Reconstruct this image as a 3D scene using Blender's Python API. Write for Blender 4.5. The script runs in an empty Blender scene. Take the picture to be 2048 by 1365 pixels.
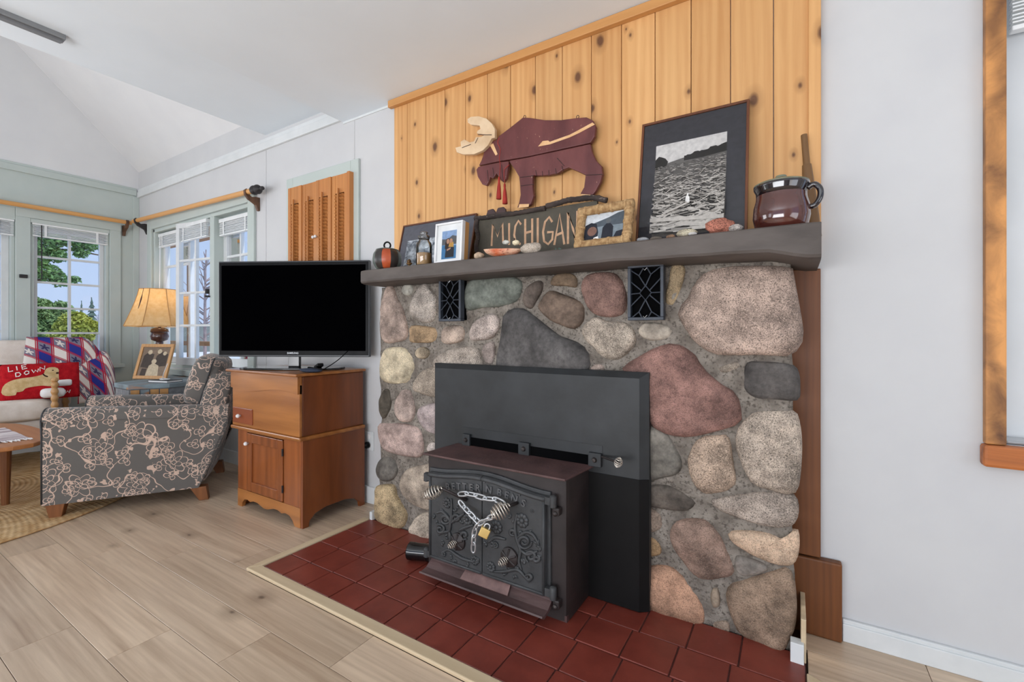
import bpy, bmesh, math, random
from mathutils import Vector, Matrix, noise

random.seed(11)
SC = bpy.context.scene
COL = SC.collection

# ------------------------------------------------------------------ camera, world, light, exposure
F, CX, HY, CAMH, YAW = 905.0, 1024.0, 667.0, 1.03, math.radians(31.8)
cam = bpy.data.cameras.new('camera')
camo = bpy.data.objects.new('camera', cam)
COL.objects.link(camo)
camo.location = (0, 0, CAMH)
camo.rotation_euler = (math.pi/2, 0, YAW)
cam.sensor_width = 36
cam.lens = 36*F/2048
cam.shift_y = -(682.5-HY)/2048
cam.clip_start = 0.02
cam.clip_end = 500
SC.camera = camo

world = bpy.data.worlds.new('sky')
SC.world = world
world.use_nodes = True
wn = world.node_tree
bg = wn.nodes['Background']
tc = wn.nodes.new('ShaderNodeTexCoord')
sx = wn.nodes.new('ShaderNodeSeparateXYZ')
rp = wn.nodes.new('ShaderNodeValToRGB')
wn.links.new(tc.outputs['Generated'], sx.inputs[0])
wn.links.new(sx.outputs['Z'], rp.inputs[0])
rp.color_ramp.elements[0].position = 0.0
rp.color_ramp.elements[0].color = (0.55, 0.69, 0.95, 1)
rp.color_ramp.elements[1].position = 0.6
rp.color_ramp.elements[1].color = (0.33, 0.52, 0.90, 1)
wn.links.new(rp.outputs[0], bg.inputs[0])
bg.inputs[1].default_value = 1.0

def area(name, loc, rot, sx_, sy_, power, col=(1, 1, 1)):
    l = bpy.data.lights.new(name, 'AREA')
    l.shape = 'RECTANGLE'
    l.size, l.size_y, l.energy, l.color = sx_, sy_, power, col
    o = bpy.data.objects.new(name, l)
    COL.objects.link(o)
    o.location = loc
    o.rotation_euler = rot
    return o

R = math.radians
# unseen area lamps added as fill, tilted up to brighten walls and ceiling
FILL_COL = (.99, .99, 1.0)
area('added_fill_left', (-5.50, -.75, 1.30), (0, R(-104), 0), 1.3, 1.7, 36, FILL_COL)
area('added_fill_ceiling', (-0.9, -2.92, .75), (R(142), 0, 0), 3.6, 1.3, 146, FILL_COL)  # low lamp added out of view to lift the ceiling
area('added_fill_right', (2.92, -0.6, .9), (0, R(140), 0), 1.4, 2.4, 27, FILL_COL)
area('added_fill_far', (-4.4, -2.92, 1.2), (R(104), 0, 0), 1.8, 1.3, 16, FILL_COL)
sun = bpy.data.lights.new('sun', 'SUN')
sun.energy = 2.6
sun.angle = R(1.5)
suno = bpy.data.objects.new('sun', sun)
COL.objects.link(suno)
suno.rotation_euler = (0, R(35), R(12))

SC.view_settings.view_transform = 'Standard'
SC.view_settings.look = 'None'
SC.view_settings.exposure = 0.0
SC.view_settings.gamma = 1.0
SC.view_settings.use_curve_mapping = False

# ------------------------------------------------------------------ helpers
FW = Vector((-math.sin(YAW), math.cos(YAW), 0))
RT = Vector((math.cos(YAW), math.sin(YAW), 0))
UP = Vector((0, 0, 1))
CAM = Vector((0, 0, CAMH))

def ray(u, v):
    return FW + RT*((u-CX)/F) + UP*((HY-v)/F)
def aty(u, v, Y):                      # point of the survey on a plane parallel to the fireplace wall
    r = ray(u, v); return CAM + r*(Y/r.y)
def atx(u, v, X):
    r = ray(u, v); return CAM + r*(X/r.x)
def atz(u, v, z):
    r = ray(u, v); return CAM + r*((z-CAMH)/r.z)

def lin(c):
    out = []
    for x in c[:3]:
        x = x/255.0
        out.append(x/12.92 if x <= .04045 else ((x+.055)/1.055)**2.4)
    return (out[0], out[1], out[2], 1)

OFF = {}
def tag(o, label=None, cat=None, group=None, kind=None):
    if label: o['label'] = label
    if cat: o['category'] = cat
    if group: o['group'] = group
    if kind: o['kind'] = kind
    return o

def thing(name, label, cat, loc=(0, 0, 0), rot=None, group=None, kind=None):
    o = bpy.data.objects.new(name, None)
    COL.objects.link(o)
    o.empty_display_size = .05
    o.location = loc
    OFF[o] = Vector(loc) if rot is None else Vector((0, 0, 0))
    if rot is not None:
        o.rotation_euler = rot
    return tag(o, label, cat, group, kind)

def obj(name, bm, mat, parent=None, smooth=False, bevel=0, seg=2, angle=None, center=True):
    me = bpy.data.meshes.new(name)
    bmesh.ops.recalc_face_normals(bm, faces=bm.faces)
    vs = [v.co for v in bm.verts]
    lo = Vector((min(v.x for v in vs), min(v.y for v in vs), min(v.z for v in vs)))
    hi = Vector((max(v.x for v in vs), max(v.y for v in vs), max(v.z for v in vs)))
    c = (lo+hi)/2
    if parent is None: c.z = lo.z
    bmesh.ops.translate(bm, verts=bm.verts, vec=-c)
    if smooth:
        for f in bm.faces: f.smooth = True
    bm.to_mesh(me); bm.free()
    mats = mat if isinstance(mat, (list, tuple)) else [mat]
    for m in mats: me.materials.append(m)
    if smooth and angle is not None:
        me.set_sharp_from_angle(angle=R(angle))
    o = bpy.data.objects.new(name, me)
    COL.objects.link(o)
    if parent is not None:
        o.parent = parent
        o.location = c-OFF.get(parent, Vector())
    else:
        o.location = c
    OFF[o] = c
    if bevel:
        b = o.modifiers.new('bevel', 'BEVEL')
        b.width = bevel; b.segments = seg; b.limit_method = 'ANGLE'; b.angle_limit = R(40)
    return o

def NB(): return bmesh.new()

def box(bm, x0, x1, y0, y1, z0, z1, mi=0):
    v = [bm.verts.new(p) for p in ((x0,y0,z0),(x1,y0,z0),(x1,y1,z0),(x0,y1,z0),(x0,y0,z1),(x1,y0,z1),(x1,y1,z1),(x0,y1,z1))]
    for q in ((0,3,2,1),(4,5,6,7),(0,1,5,4),(1,2,6,5),(2,3,7,6),(3,0,4,7)):
        f = bm.faces.new([v[i] for i in q]); f.material_index = mi
    return bm
def bx(*a): return box(NB(), *a)

def hexa(bm, a, b):                     # a,b: two quads of points
    va = [bm.verts.new(p) for p in a]; vb = [bm.verts.new(p) for p in b]
    bm.faces.new(va[::-1]); bm.faces.new(vb)
    for i in range(4):
        j = (i+1) % 4
        bm.faces.new([va[i], va[j], vb[j], vb[i]])
    return bm

def frame_axes(d):
    d = d.normalized()
    a = Vector((0, 0, 1)) if abs(d.z) < .9 else Vector((1, 0, 0))
    x = d.cross(a).normalized()
    return x, d.cross(x).normalized()

def cyl(bm, p0, p1, r0, r1=None, n=14, mi=0):
    p0, p1 = Vector(p0), Vector(p1)
    r1 = r0 if r1 is None else r1
    x, y = frame_axes(p1-p0)
    A, B = [], []
    for i in range(n):
        t = 2*math.pi*i/n
        d = x*math.cos(t)+y*math.sin(t)
        A.append(bm.verts.new(p0+d*r0)); B.append(bm.verts.new(p1+d*r1))
    for i in range(n):
        j = (i+1) % n
        f = bm.faces.new([A[i], A[j], B[j], B[i]]); f.material_index = mi
    f = bm.faces.new(A[::-1]); f.material_index = mi
    f = bm.faces.new(B); f.material_index = mi
    return bm

def tube(bm, pts, r, n=8, closed=False, mi=0):
    pts = [Vector(p) for p in pts]
    N_ = len(pts)
    rr = r if isinstance(r, (list, tuple)) else [r]*N_
    rings = []
    px_ = None
    for i, p in enumerate(pts):
        if closed:
            d = pts[(i+1) % N_]-pts[i-1]
        else:
            d = pts[min(i+1, N_-1)]-pts[max(i-1, 0)]
        if d.length < 1e-9: d = Vector((0, 0, 1))
        d.normalize()
        if px_ is None:
            x, y = frame_axes(d)
        else:
            x = px_-d*px_.dot(d)
            if x.length < 1e-6: x, y = frame_axes(d)
            x.normalize(); y = d.cross(x)
        px_ = x
        rings.append([bm.verts.new(p+(x*math.cos(2*math.pi*k/n)+y*math.sin(2*math.pi*k/n))*rr[i]) for k in range(n)])
    last = N_ if closed else N_-1
    for i in range(last):
        a, b = rings[i], rings[(i+1) % N_]
        for k in range(n):
            f = bm.faces.new([a[k], a[(k+1) % n], b[(k+1) % n], b[k]]); f.material_index = mi
    if not closed:
        bm.faces.new(rings[0][::-1]).material_index = mi
        bm.faces.new(rings[-1]).material_index = mi
    return bm

def lathe(bm, prof, c=(0, 0, 0), n=28, mi=0, sy=1.0, axis=None):
    c = Vector(c)
    if axis is None:
        X, Y_, Z = Vector((1, 0, 0)), Vector((0, 1, 0)), Vector((0, 0, 1))
    else:
        Z = Vector(axis).normalized(); X, Y_ = frame_axes(Z)
    rings = []
    for r, z in prof:
        if r < 1e-5:
            rings.append([bm.verts.new(c+Z*z)])
        else:
            rings.append([bm.verts.new(c+X*(r*math.cos(2*math.pi*k/n))+Y_*(r*sy*math.sin(2*math.pi*k/n))+Z*z) for k in range(n)])
    for a, b in zip(rings, rings[1:]):
        for k in range(n):
            j = (k+1) % n
            if len(a) == 1 and len(b) == 1: continue
            if len(a) == 1: f = bm.faces.new([a[0], b[j], b[k]])
            elif len(b) == 1: f = bm.faces.new([a[k], a[j], b[0]])
            else: f = bm.faces.new([a[k], a[j], b[j], b[k]])
            f.material_index = mi
    if len(rings[0]) > 1: bm.faces.new(rings[0][::-1]).material_index = mi
    if len(rings[-1]) > 1: bm.faces.new(rings[-1]).material_index = mi
    return bm

def extr(bm, pts, fa, fb, mi=0):        # fa/fb map a 2d point to the two faces
    A = [bm.verts.new(fa(*p)) for p in pts]
    B = [bm.verts.new(fb(*p)) for p in pts]
    n = len(pts)
    bm.faces.new(A).material_index = mi
    bm.faces.new(B[::-1]).material_index = mi
    for i in range(n):
        j = (i+1) % n
        bm.faces.new([A[i], B[i], B[j], A[j]]).material_index = mi
    return bm

def smooth_closed(pts, n):              # Catmull-Rom through the outline, resampled evenly
    P = [Vector((p[0], p[1])) for p in pts]
    m = len(P); dense = []
    for i in range(m):
        a, b, c, d = P[i-1], P[i], P[(i+1) % m], P[(i+2) % m]
        for k in range(8):
            t = k/8
            dense.append(.5*((2*b)+(c-a)*t+(2*a-5*b+4*c-d)*t*t+(3*b-a-3*c+d)*t**3))
    L = [0]
    for i in range(len(dense)):
        L.append(L[-1]+(dense[(i+1) % len(dense)]-dense[i]).length)
    out = []; j = 0
    for k in range(n):
        s = L[-1]*k/n
        while L[j+1] < s: j += 1
        t = (s-L[j])/max(1e-9, L[j+1]-L[j])
        out.append(dense[j].lerp(dense[(j+1) % len(dense)], t))
    return out

def smooth_open(pts, k=5):
    P = [Vector(p) for p in pts]
    if len(P) < 3: return P
    P = [P[0]*2-P[1]]+P+[P[-1]*2-P[-2]]
    out = []
    for i in range(1, len(P)-2):
        a, b, c, d = P[i-1], P[i], P[i+1], P[i+2]
        for q in range(k):
            t = q/k
            out.append(.5*((2*b)+(c-a)*t+(2*a-5*b+4*c-d)*t*t+(3*b-a-3*c+d)*t**3))
    out.append(P[-2])
    return out

def ribbon(bm, pts, w, mapf, mi=0):     # flat painted stroke; mapf(Vector2)->Vector3
    P = [Vector((p[0], p[1])) for p in pts]
    L, Rr = [], []
    for i, p in enumerate(P):
        d = P[min(i+1, len(P)-1)]-P[max(i-1, 0)]
        d.normalize(); nrm = Vector((-d.y, d.x))*w/2
        L.append(bm.verts.new(mapf(p+nrm))); Rr.append(bm.verts.new(mapf(p-nrm)))
    for i in range(len(P)-1):
        bm.faces.new([L[i], L[i+1], Rr[i+1], Rr[i]]).material_index = mi
    return bm

def sphere(bm, c, rx, ry, rz, nu=12, nv=8, mi=0, jit=0, seed=0):
    prof = [(math.sin(math.pi*i/nv), -math.cos(math.pi*i/nv)) for i in range(nv+1)]
    c = Vector(c); rings = []
    for r, z in prof:
        k = 1 if r < 1e-5 else nu
        ring = []
        for q in range(k):
            t = 2*math.pi*q/nu
            d = Vector((r*math.cos(t), r*math.sin(t), z))
            s = 1+jit*noise.noise(d*1.7+Vector((seed, seed*.7, 0)))
            ring.append(bm.verts.new(c+Vector((d.x*rx*s, d.y*ry*s, d.z*rz*s))))
        rings.append(ring)
    for a, b in zip(rings, rings[1:]):
        for q in range(nu):
            j = (q+1) % nu
            if len(a) == 1: f = bm.faces.new([a[0], b[j], b[q]])
            elif len(b) == 1: f = bm.faces.new([a[q], a[j], b[0]])
            else: f = bm.faces.new([a[q], a[j], b[j], b[q]])
            f.material_index = mi
    return bm

def rot_bm(bm, M): bmesh.ops.transform(bm, matrix=M, verts=bm.verts); return bm

def box_uv(bm):
    uv = bm.loops.layers.uv.verify()
    bm.normal_update()
    for f in bm.faces:
        n = f.normal
        ax = max(range(3), key=lambda i: abs(n[i]))
        for l in f.loops:
            c = l.vert.co
            l[uv].uv = (c.y+.37, c.z+.11) if ax == 0 else ((c.x, c.z) if ax == 1 else (c.x, c.y+.53))
    return bm

# ------------------------------------------------------------------ materials
def nd(nt, typ, **kw):
    n = nt.nodes.new('ShaderNode'+typ)
    for k, v in kw.items(): setattr(n, k, v)
    return n
def base(name, rough=.5, metal=0, spec=.5, coat=0):
    m = bpy.data.materials.new(name); m.use_nodes = True
    b = m.node_tree.nodes['Principled BSDF']
    b.inputs['Roughness'].default_value = rough
    b.inputs['Metallic'].default_value = metal
    b.inputs['Specular IOR Level'].default_value = spec
    b.inputs['Coat Weight'].default_value = coat
    b.inputs['Coat Roughness'].default_value = .08
    return m, m.node_tree, b
def mixc(nt, fac, a, b, mode='MIX'):
    n = nd(nt, 'Mix', data_type='RGBA', blend_type=mode)
    for s, v in ((0, fac), (6, a), (7, b)):
        if isinstance(v, (tuple, list)): n.inputs[s].default_value = v
        elif isinstance(v, (int, float)): n.inputs[s].default_value = v
        else: nt.links.new(v, n.inputs[s])
    return n.outputs[2]
def mth(nt, op, a, b=None, c=None, clamp=False):
    n = nd(nt, 'Math', operation=op, use_clamp=clamp)
    for i, v in enumerate((a, b, c)):
        if v is None: continue
        if isinstance(v, (int, float)): n.inputs[i].default_value = v
        else: nt.links.new(v, n.inputs[i])
    return n.outputs[0]
def rng(nt, v, a, b, lo=0.0, hi=1.0):
    n = nd(nt, 'MapRange'); n.clamp = True
    nt.links.new(v, n.inputs[0])
    for i, x in enumerate((a, b, lo, hi)): n.inputs[i+1].default_value = x
    return n.outputs[0]
def coords(nt, st=(1, 1, 1), rand=True, src='Object'):
    t = nd(nt, 'TexCoord'); o = t.outputs[src]
    mp = nd(nt, 'Mapping'); mp.inputs['Scale'].default_value = st
    nt.links.new(o, mp.inputs['Vector'])
    if rand:
        oi = nd(nt, 'ObjectInfo')
        cb = nd(nt, 'CombineXYZ')
        for i, k in enumerate((37.0, 91.0, 53.0)):
            nt.links.new(mth(nt, 'MULTIPLY', oi.outputs['Random'], k), cb.inputs[i])
        nt.links.new(cb.outputs[0], mp.inputs['Location'])
    return mp.outputs[0]
def nz(nt, vec, scale, det=4, rough=.55, dist=0):
    n = nd(nt, 'TexNoise')
    n.inputs['Scale'].default_value = scale; n.inputs['Detail'].default_value = det
    n.inputs['Roughness'].default_value = rough; n.inputs['Distortion'].default_value = dist
    nt.links.new(vec, n.inputs['Vector'])
    return n.outputs[0]
def bump(nt, b, h, s, d=.01):
    n = nd(nt, 'Bump'); n.inputs['Strength'].default_value = s; n.inputs['Distance'].default_value = d
    nt.links.new(h, n.inputs['Height']); nt.links.new(n.outputs[0], b.inputs['Normal'])
def varied(nt, c, var):
    if not var: return c
    oi = nd(nt, 'ObjectInfo')
    h = nd(nt, 'HueSaturation')
    nt.links.new(c, h.inputs['Color'])
    nt.links.new(rng(nt, oi.outputs['Random'], 0, 1, 1-var, 1+var), h.inputs['Value'])
    return h.outputs[0]

def pm(name, c1, c2=None, scale=8, st=(1, 1, 1), rough=.6, metal=0, spec=.5, bmp=0, bs=60, var=0, lo=.35, hi=.65, speck=None, coat=0, rand=True):
    m, nt, b = base(name, rough, metal, spec, coat)
    v = coords(nt, st, rand)
    if c2 is None: c2 = tuple(x*.93 for x in c1)
    c = mixc(nt, rng(nt, nz(nt, v, scale), lo, hi), lin(c1), lin(c2))
    if speck:
        sc, ss, t0, t1 = speck
        c = mixc(nt, rng(nt, nz(nt, v, ss, 2, .6), t0, t1), c, lin(sc))
    nt.links.new(varied(nt, c, var), b.inputs['Base Color'])
    if bmp: bump(nt, b, nz(nt, v, bs, 5), bmp)
    return m

def wood(name, c1, c2, axis=2, grain=26, along=.05, rough=.5, knot=None, coat=0, var=.06, bmp=.12, spec=.4, ks=5.0, kr=.09, flat=1, con=.265, wvw=.10, halo=1.9):
    m, nt, b = base(name, rough, 0, spec, coat)
    st = [1, 1, 1]; st[axis] = along
    v = coords(nt, tuple(st))
    n1 = nz(nt, v, grain, 6, .6, .6)
    n2 = nz(nt, v, grain*.22, 3, .5, 1.2)
    wv = nd(nt, 'TexWave', wave_type='RINGS' if axis != 2 else 'BANDS')
    wv.inputs['Scale'].default_value = grain*.35; wv.inputs['Distortion'].default_value = 9
    wv.inputs['Detail'].default_value = 3; wv.inputs['Detail Scale'].default_value = .9
    nt.links.new(v, wv.inputs['Vector'])
    f = mth(nt, 'ADD', mth(nt, 'MULTIPLY', n1, .45), mth(nt, 'MULTIPLY', n2, .4))
    f = mth(nt, 'ADD', f, mth(nt, 'MULTIPLY', wv.outputs[1], wvw))
    c = mixc(nt, rng(nt, f, .515-con, .515+con), lin(c1), lin(c2))
    if knot:
        st2 = [1, 1, 1]; st2[axis] = .62; st2[flat] = 0
        vo = nd(nt, 'TexVoronoi', voronoi_dimensions='3D'); vo.inputs['Scale'].default_value = ks
        vo.inputs['Randomness'].default_value = 1
        kv = coords(nt, tuple(st2))
        vo.voronoi_dimensions = '2D'
        ks_, kc_ = nd(nt, 'SeparateXYZ'), nd(nt, 'CombineXYZ'); nt.links.new(kv, ks_.inputs[0])
        for i_, a_ in enumerate([q for q in (0, 1, 2) if q != flat]): nt.links.new(ks_.outputs[a_], kc_.inputs[i_])
        nt.links.new(kc_.outputs[0], vo.inputs['Vector'])
        ksp = nd(nt, 'SeparateColor'); nt.links.new(vo.outputs['Color'], ksp.inputs[0])
        d = mth(nt, 'DIVIDE', mth(nt, 'ADD', vo.outputs['Distance'], mth(nt, 'MULTIPLY', nz(nt, kv, 30, 3), .05)), mth(nt, 'MULTIPLY_ADD', ksp.outputs[0], 1.35, .08))
        c = mixc(nt, rng(nt, d, kr*halo, kr*.55, 0, .55), c, lin(tuple(x*.75 for x in c2)))
        c = mixc(nt, rng(nt, d, kr*1.0, kr*.6, 0, .85), c, lin(knot))
    nt.links.new(varied(nt, c, var), b.inputs['Base Color'])
    if bmp: bump(nt, b, n1, bmp, .004)
    return m

def stone_mat(name, c, kind=0):
    m, nt, b = base(name, .75, 0, .3)
    v = coords(nt)
    g_ = sum(c)/3; c = tuple(min(255, 1.02*(g_+(x-g_)*.78)) for x in c)
    dk = tuple(x*.68 for x in c); lt = tuple(min(255, x*1.2+12) for x in c)
    a = mixc(nt, rng(nt, nz(nt, v, 9, 6, .65), .33, .67), lin(dk), lin(lt))
    a = mixc(nt, rng(nt, nz(nt, v, 34, 4, .6), .5, .72, 0, .45), a, lin(tuple(x*.62 for x in c)))
    if kind in (0, 2):                     # granite speckle
        k = .8 if kind == 2 else .5
        a = mixc(nt, rng(nt, nz(nt, v, 260, 2, .7), .50, .62, 0, k), a, lin(tuple(x*.42 for x in c)))
        a = mixc(nt, rng(nt, nz(nt, v, 240, 2, .7), .55, .68, 0, k*.55), a, lin(tuple(min(255, x*1.35+15) for x in c)))
    else:
        a = mixc(nt, rng(nt, nz(nt, v, 70, 4, .7), .45, .7, 0, .4), a, lin(tuple(x*.6 for x in c)))
    nt.links.new(a, b.inputs['Base Color'])
    bump(nt, b, mth(nt, 'ADD', nz(nt, v, 22, 5), mth(nt, 'MULTIPLY', nz(nt, v, 140, 3), .35)), .8 if kind != 1 else .4, .014)
    return m

def emis(name, c, s):
    m, nt, b = base(name)
    b.inputs['Base Color'].default_value = lin(c)
    b.inputs['Emission Color'].default_value = lin(c)
    b.inputs['Emission Strength'].default_value = s
    return m

def glass(name, alpha=.06, rough=.0, tint=(1, 1, 1)):
    m = bpy.data.materials.new(name); m.use_nodes = True
    nt = m.node_tree; nt.nodes.clear()
    o = nd(nt, 'OutputMaterial'); t = nd(nt, 'BsdfTransparent'); g = nd(nt, 'BsdfGlossy')
    t.inputs[0].default_value = (*tint, 1)
    g.inputs['Roughness'].default_value = rough
    fr = nd(nt, 'Fresnel'); fr.inputs[0].default_value = 1.45
    mx = nd(nt, 'MixShader')
    nt.links.new(mth(nt, 'ADD', fr.outputs[0], alpha, None, True), mx.inputs[0])
    nt.links.new(t.outputs[0], mx.inputs[1]); nt.links.new(g.outputs[0], mx.inputs[2])
    nt.links.new(mx.outputs[0], o.inputs[0])
    return m

GABLE = pm('gable_paint', (226, 226, 226), (221, 221, 222), 3, rough=.6, spec=.2)
WHITE = pm('white_paint', (208, 208, 208), (203, 203, 204), 3, rough=.55, spec=.25)
CEIL = pm('ceiling_paint', (234, 242, 248), (230, 238, 244), 2, rough=.7, spec=.15)
SAGE = pm('sage_paint', (194, 203, 198), (188, 198, 193), 4, rough=.5, spec=.3)
TRIMW = pm('trim_white_paint', (222, 224, 224), (214, 217, 217), 9, rough=.45, spec=.35)
FLOORW = wood('laminate_oak', (214, 191, 165), (152, 125, 100), axis=0, grain=44, along=.055, rough=.32, knot=(104, 86, 72), var=.09, bmp=.06, spec=.5, ks=3.2, kr=.05, flat=2, con=.20, wvw=.05, halo=3.2)
CEDAR = wood('knotty_cedar', (228, 180, 122), (186, 128, 72), axis=2, grain=26, along=.05, rough=.5, knot=(92, 58, 42), var=.06, ks=5.0, kr=.095)
CEDARX = wood('cedar_trim', (214, 160, 100), (188, 130, 72), axis=0, grain=26, along=.05, rough=.5, var=.03)
STAINED = wood('stained_board', (130, 78, 38), (84, 46, 22), axis=2, grain=40, along=.04, rough=.5, knot=(48, 26, 16), var=.05, ks=5, kr=.05)
CHAR = wood('charred_pine', (222, 156, 90), (70, 42, 32), axis=2, grain=11, along=.75, rough=.5, var=.03, bmp=.3, con=.13)
CHARX = wood('charred_pine_sill', (200, 118, 60), (80, 44, 32), axis=0, grain=22, along=.10, rough=.5, var=.03, bmp=.3, con=.15)
PALEW = wood('pale_oak_trim', (214, 194, 162), (186, 162, 128), axis=0, grain=26, along=.06, rough=.45, var=.02)
PALEY = wood('pale_oak_trim_side', (214, 194, 162), (186, 162, 128), axis=1, grain=26, along=.06, rough=.45, var=.02)
CABW = wood('pine_cabinet', (174, 112, 56), (118, 66, 28), axis=0, grain=16, along=.1, rough=.32, var=.04, coat=.25, con=.19)
CABV = wood('pine_cabinet_upright', (154, 86, 42), (98, 50, 22), axis=2, grain=16, along=.1, rough=.32, var=.05, coat=.25, con=.19)
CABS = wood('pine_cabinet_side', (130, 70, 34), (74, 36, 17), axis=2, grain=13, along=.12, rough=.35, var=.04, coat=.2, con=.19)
CABD = wood('dark_drawer_wood', (150, 76, 38), (112, 52, 26), axis=0, grain=18, along=.1, rough=.35, coat=.2)
DARKW = wood('dark_frame_wood', (116, 70, 44), (78, 44, 28), axis=2, grain=40, along=.08, rough=.4)
OAKW = wood('light_oak', (204, 154, 96), (168, 118, 66), axis=2, grain=30, along=.08, rough=.45)
RODW = wood('pine_rod', (222, 168, 104), (194, 134, 74), axis=0, grain=26, along=.05, rough=.4)
RODY = wood('pine_rod_side', (222, 168, 104), (194, 134, 74), axis=1, grain=26, along=.05, rough=.4)
SHUT = wood('shutter_wood', (206, 142, 82), (166, 100, 52), axis=2, grain=24, along=.06, rough=.4, var=.06)
MAPLE = wood('maple_spool', (206, 160, 104), (170, 122, 72), axis=2, grain=30, along=.2, rough=.35, coat=.2)
BROWNW = wood('brown_foot', (140, 88, 50), (98, 58, 32), axis=2, grain=30, along=.1, rough=.45)
PORCH = wood('porch_post_wood', (176, 124, 74), (130, 86, 50), axis=2, grain=20, along=.06, rough=.7)
MORTAR = pm('mortar', (150, 142, 132), (112, 104, 96), 16, rough=.95, spec=.1, bmp=.9, bs=70, speck=((96, 89, 82), 90, .52, .66))
MANTELM = pm('mantel_stone', (102, 94, 89), (76, 69, 65), 7, (.4, 1, 1), rough=.62, spec=.35, bmp=.25, bs=40)
TILE = pm('painted_red_tile', (128, 58, 46), (112, 48, 38), 9, rough=.38, spec=.45, bmp=.08, bs=25, var=.06, speck=((136, 82, 72), 60, .74, .8))
GROUT = pm('red_grout', (82, 38, 32), (66, 32, 28), 20, rough=.8, bmp=.3)
IRON = pm('stove_cast_iron', (66, 67, 68), (52, 53, 54), 14, rough=.5, spec=.45, bmp=.12, bs=90)
IRONB = pm('stove_black_steel', (50, 42, 41), (36, 30, 29), 8, rough=.5, spec=.4, bmp=.06, bs=60, speck=((84, 80, 80), 120, .76, .82))
SURR = pm('surround_black_steel', (48, 50, 52), (36, 38, 39), 6, rough=.48, spec=.4, bmp=.05, bs=40)
IRONL = pm('stove_letter_highlight', (92, 92, 93), (74, 74, 75), 30, rough=.45, spec=.5)  # lighter iron paints a highlight onto the raised lettering
RUST = pm('stove_brown_plate', (96, 70, 68), (72, 52, 50), 12, rough=.55, spec=.4, bmp=.15, bs=70, speck=((128, 88, 70), 70, .68, .8))
LIPM = pm('ash_lip_steel', (92, 70, 68), (62, 46, 45), 10, (.3, 1, 1), rough=.45, spec=.5, bmp=.15)
CHROME = pm('bright_spring_wire', (226, 218, 206), (206, 196, 184), 20, rough=.3, metal=.8)
STEEL = pm('zinc_chain', (214, 216, 218), (190, 192, 194), 20, rough=.35, metal=.75)
BRASS = pm('padlock_brass', (222, 192, 124), (204, 170, 102), 20, rough=.38, metal=.75)
BOLT = pm('bolt_steel', (74, 66, 64), (52, 46, 44), 30, rough=.45, metal=.6)
BLACK = pm('black_plastic', (14, 14, 15), (10, 10, 11), 10, rough=.4, spec=.12)
GREYP = pm('grey_plastic_edge', (62, 64, 67), (54, 56, 58), 10, rough=.35)
SCREEN = pm('tv_screen', (3, 3, 4), (2, 2, 3), 3, rough=.3, spec=.0)
GLOSSB = pm('gloss_black', (20, 20, 22), (12, 12, 14), 5, rough=.12, spec=.6)
GRILLE = pm('grille_iron', (58, 64, 74), (44, 49, 58), 20, rough=.5, spec=.5)
VOID = pm('dark_void', (8, 8, 9), (4, 4, 5), 5, rough=.9, spec=.05)
BLIND = pm('blind_white', (236, 238, 238), (226, 229, 229), 10, rough=.5, spec=.3)
IRONBR = pm('bracket_dark', (52, 46, 46), (36, 34, 36), 20, rough=.55)
BRACKB = pm('bracket_brown', (110, 76, 52), (80, 54, 38), 20, rough=.5)
CREAM = pm('sofa_cream', (228, 218, 208), (214, 202, 190), 14, rough=.9, spec=.1, bmp=.25, bs=180)
LINEN = pm('white_linen', (236, 234, 232), (224, 222, 220), 12, rough=.9, spec=.1, bmp=.2, bs=90)
REDP = pm('pillow_red', (206, 36, 44), (178, 26, 36), 30, rough=.95, spec=.1, bmp=.9, bs=220)
DOGM = pm('dog_cream_yarn', (222, 196, 150), (200, 168, 118), 30, rough=.95, spec=.1, bmp=.6, bs=220)
YARN = pm('white_yarn', (238, 228, 222), (226, 212, 206), 30, rough=.95, spec=.1)
DKYARN = pm('dark_yarn', (70, 48, 40), (54, 38, 32), 30, rough=.95, spec=.1)
BLUEW = pm('weathered_blue_wood', (132, 150, 156), (104, 112, 116), 10, (1, .2, 1), rough=.6, speck=((168, 116, 76), 9, .60, .66), bmp=.2)
GREYW = pm('weathered_grey_wood', (138, 140, 142), (112, 114, 118), 16, (.2, 1, 1), rough=.65, bmp=.2)
JUTE = None
LEAFG = pm('leaf_green', (124, 164, 98), (92, 132, 74), 3, rough=.6, var=.1)
LEAFD = pm('leaf_pale_green', (150, 176, 116), (116, 146, 90), 3, rough=.6, var=.1)
LEAFY = pm('leaf_yellow_green', (188, 190, 84), (146, 160, 70), 3, rough=.6, var=.1)
LEAFC = pm('conifer_green', (84, 108, 98), (66, 90, 80), 3, rough=.7, var=.1)
TWIG = pm('bare_twig', (168, 150, 148), (140, 122, 120), 6, rough=.8)
BARK = pm('bark_outdoor', (112, 92, 74), (84, 68, 56), 12, rough=.85, bmp=.4)
SNOW = pm('pale_ground', (236, 236, 238), (214, 216, 214), .15, rough=.9, spec=.1)
PGLASS = glass('window_glass', .0)
PICG = glass('picture_glass', .0)

# ------------------------------------------------------------------ the room
WY, LX = 1.886, -5.58
def struct(name, bm, m, parent=None, **k):
    o = obj(name, bm, m, parent, **k)
    if parent is None: o['kind'] = 'structure'
    return o

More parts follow.
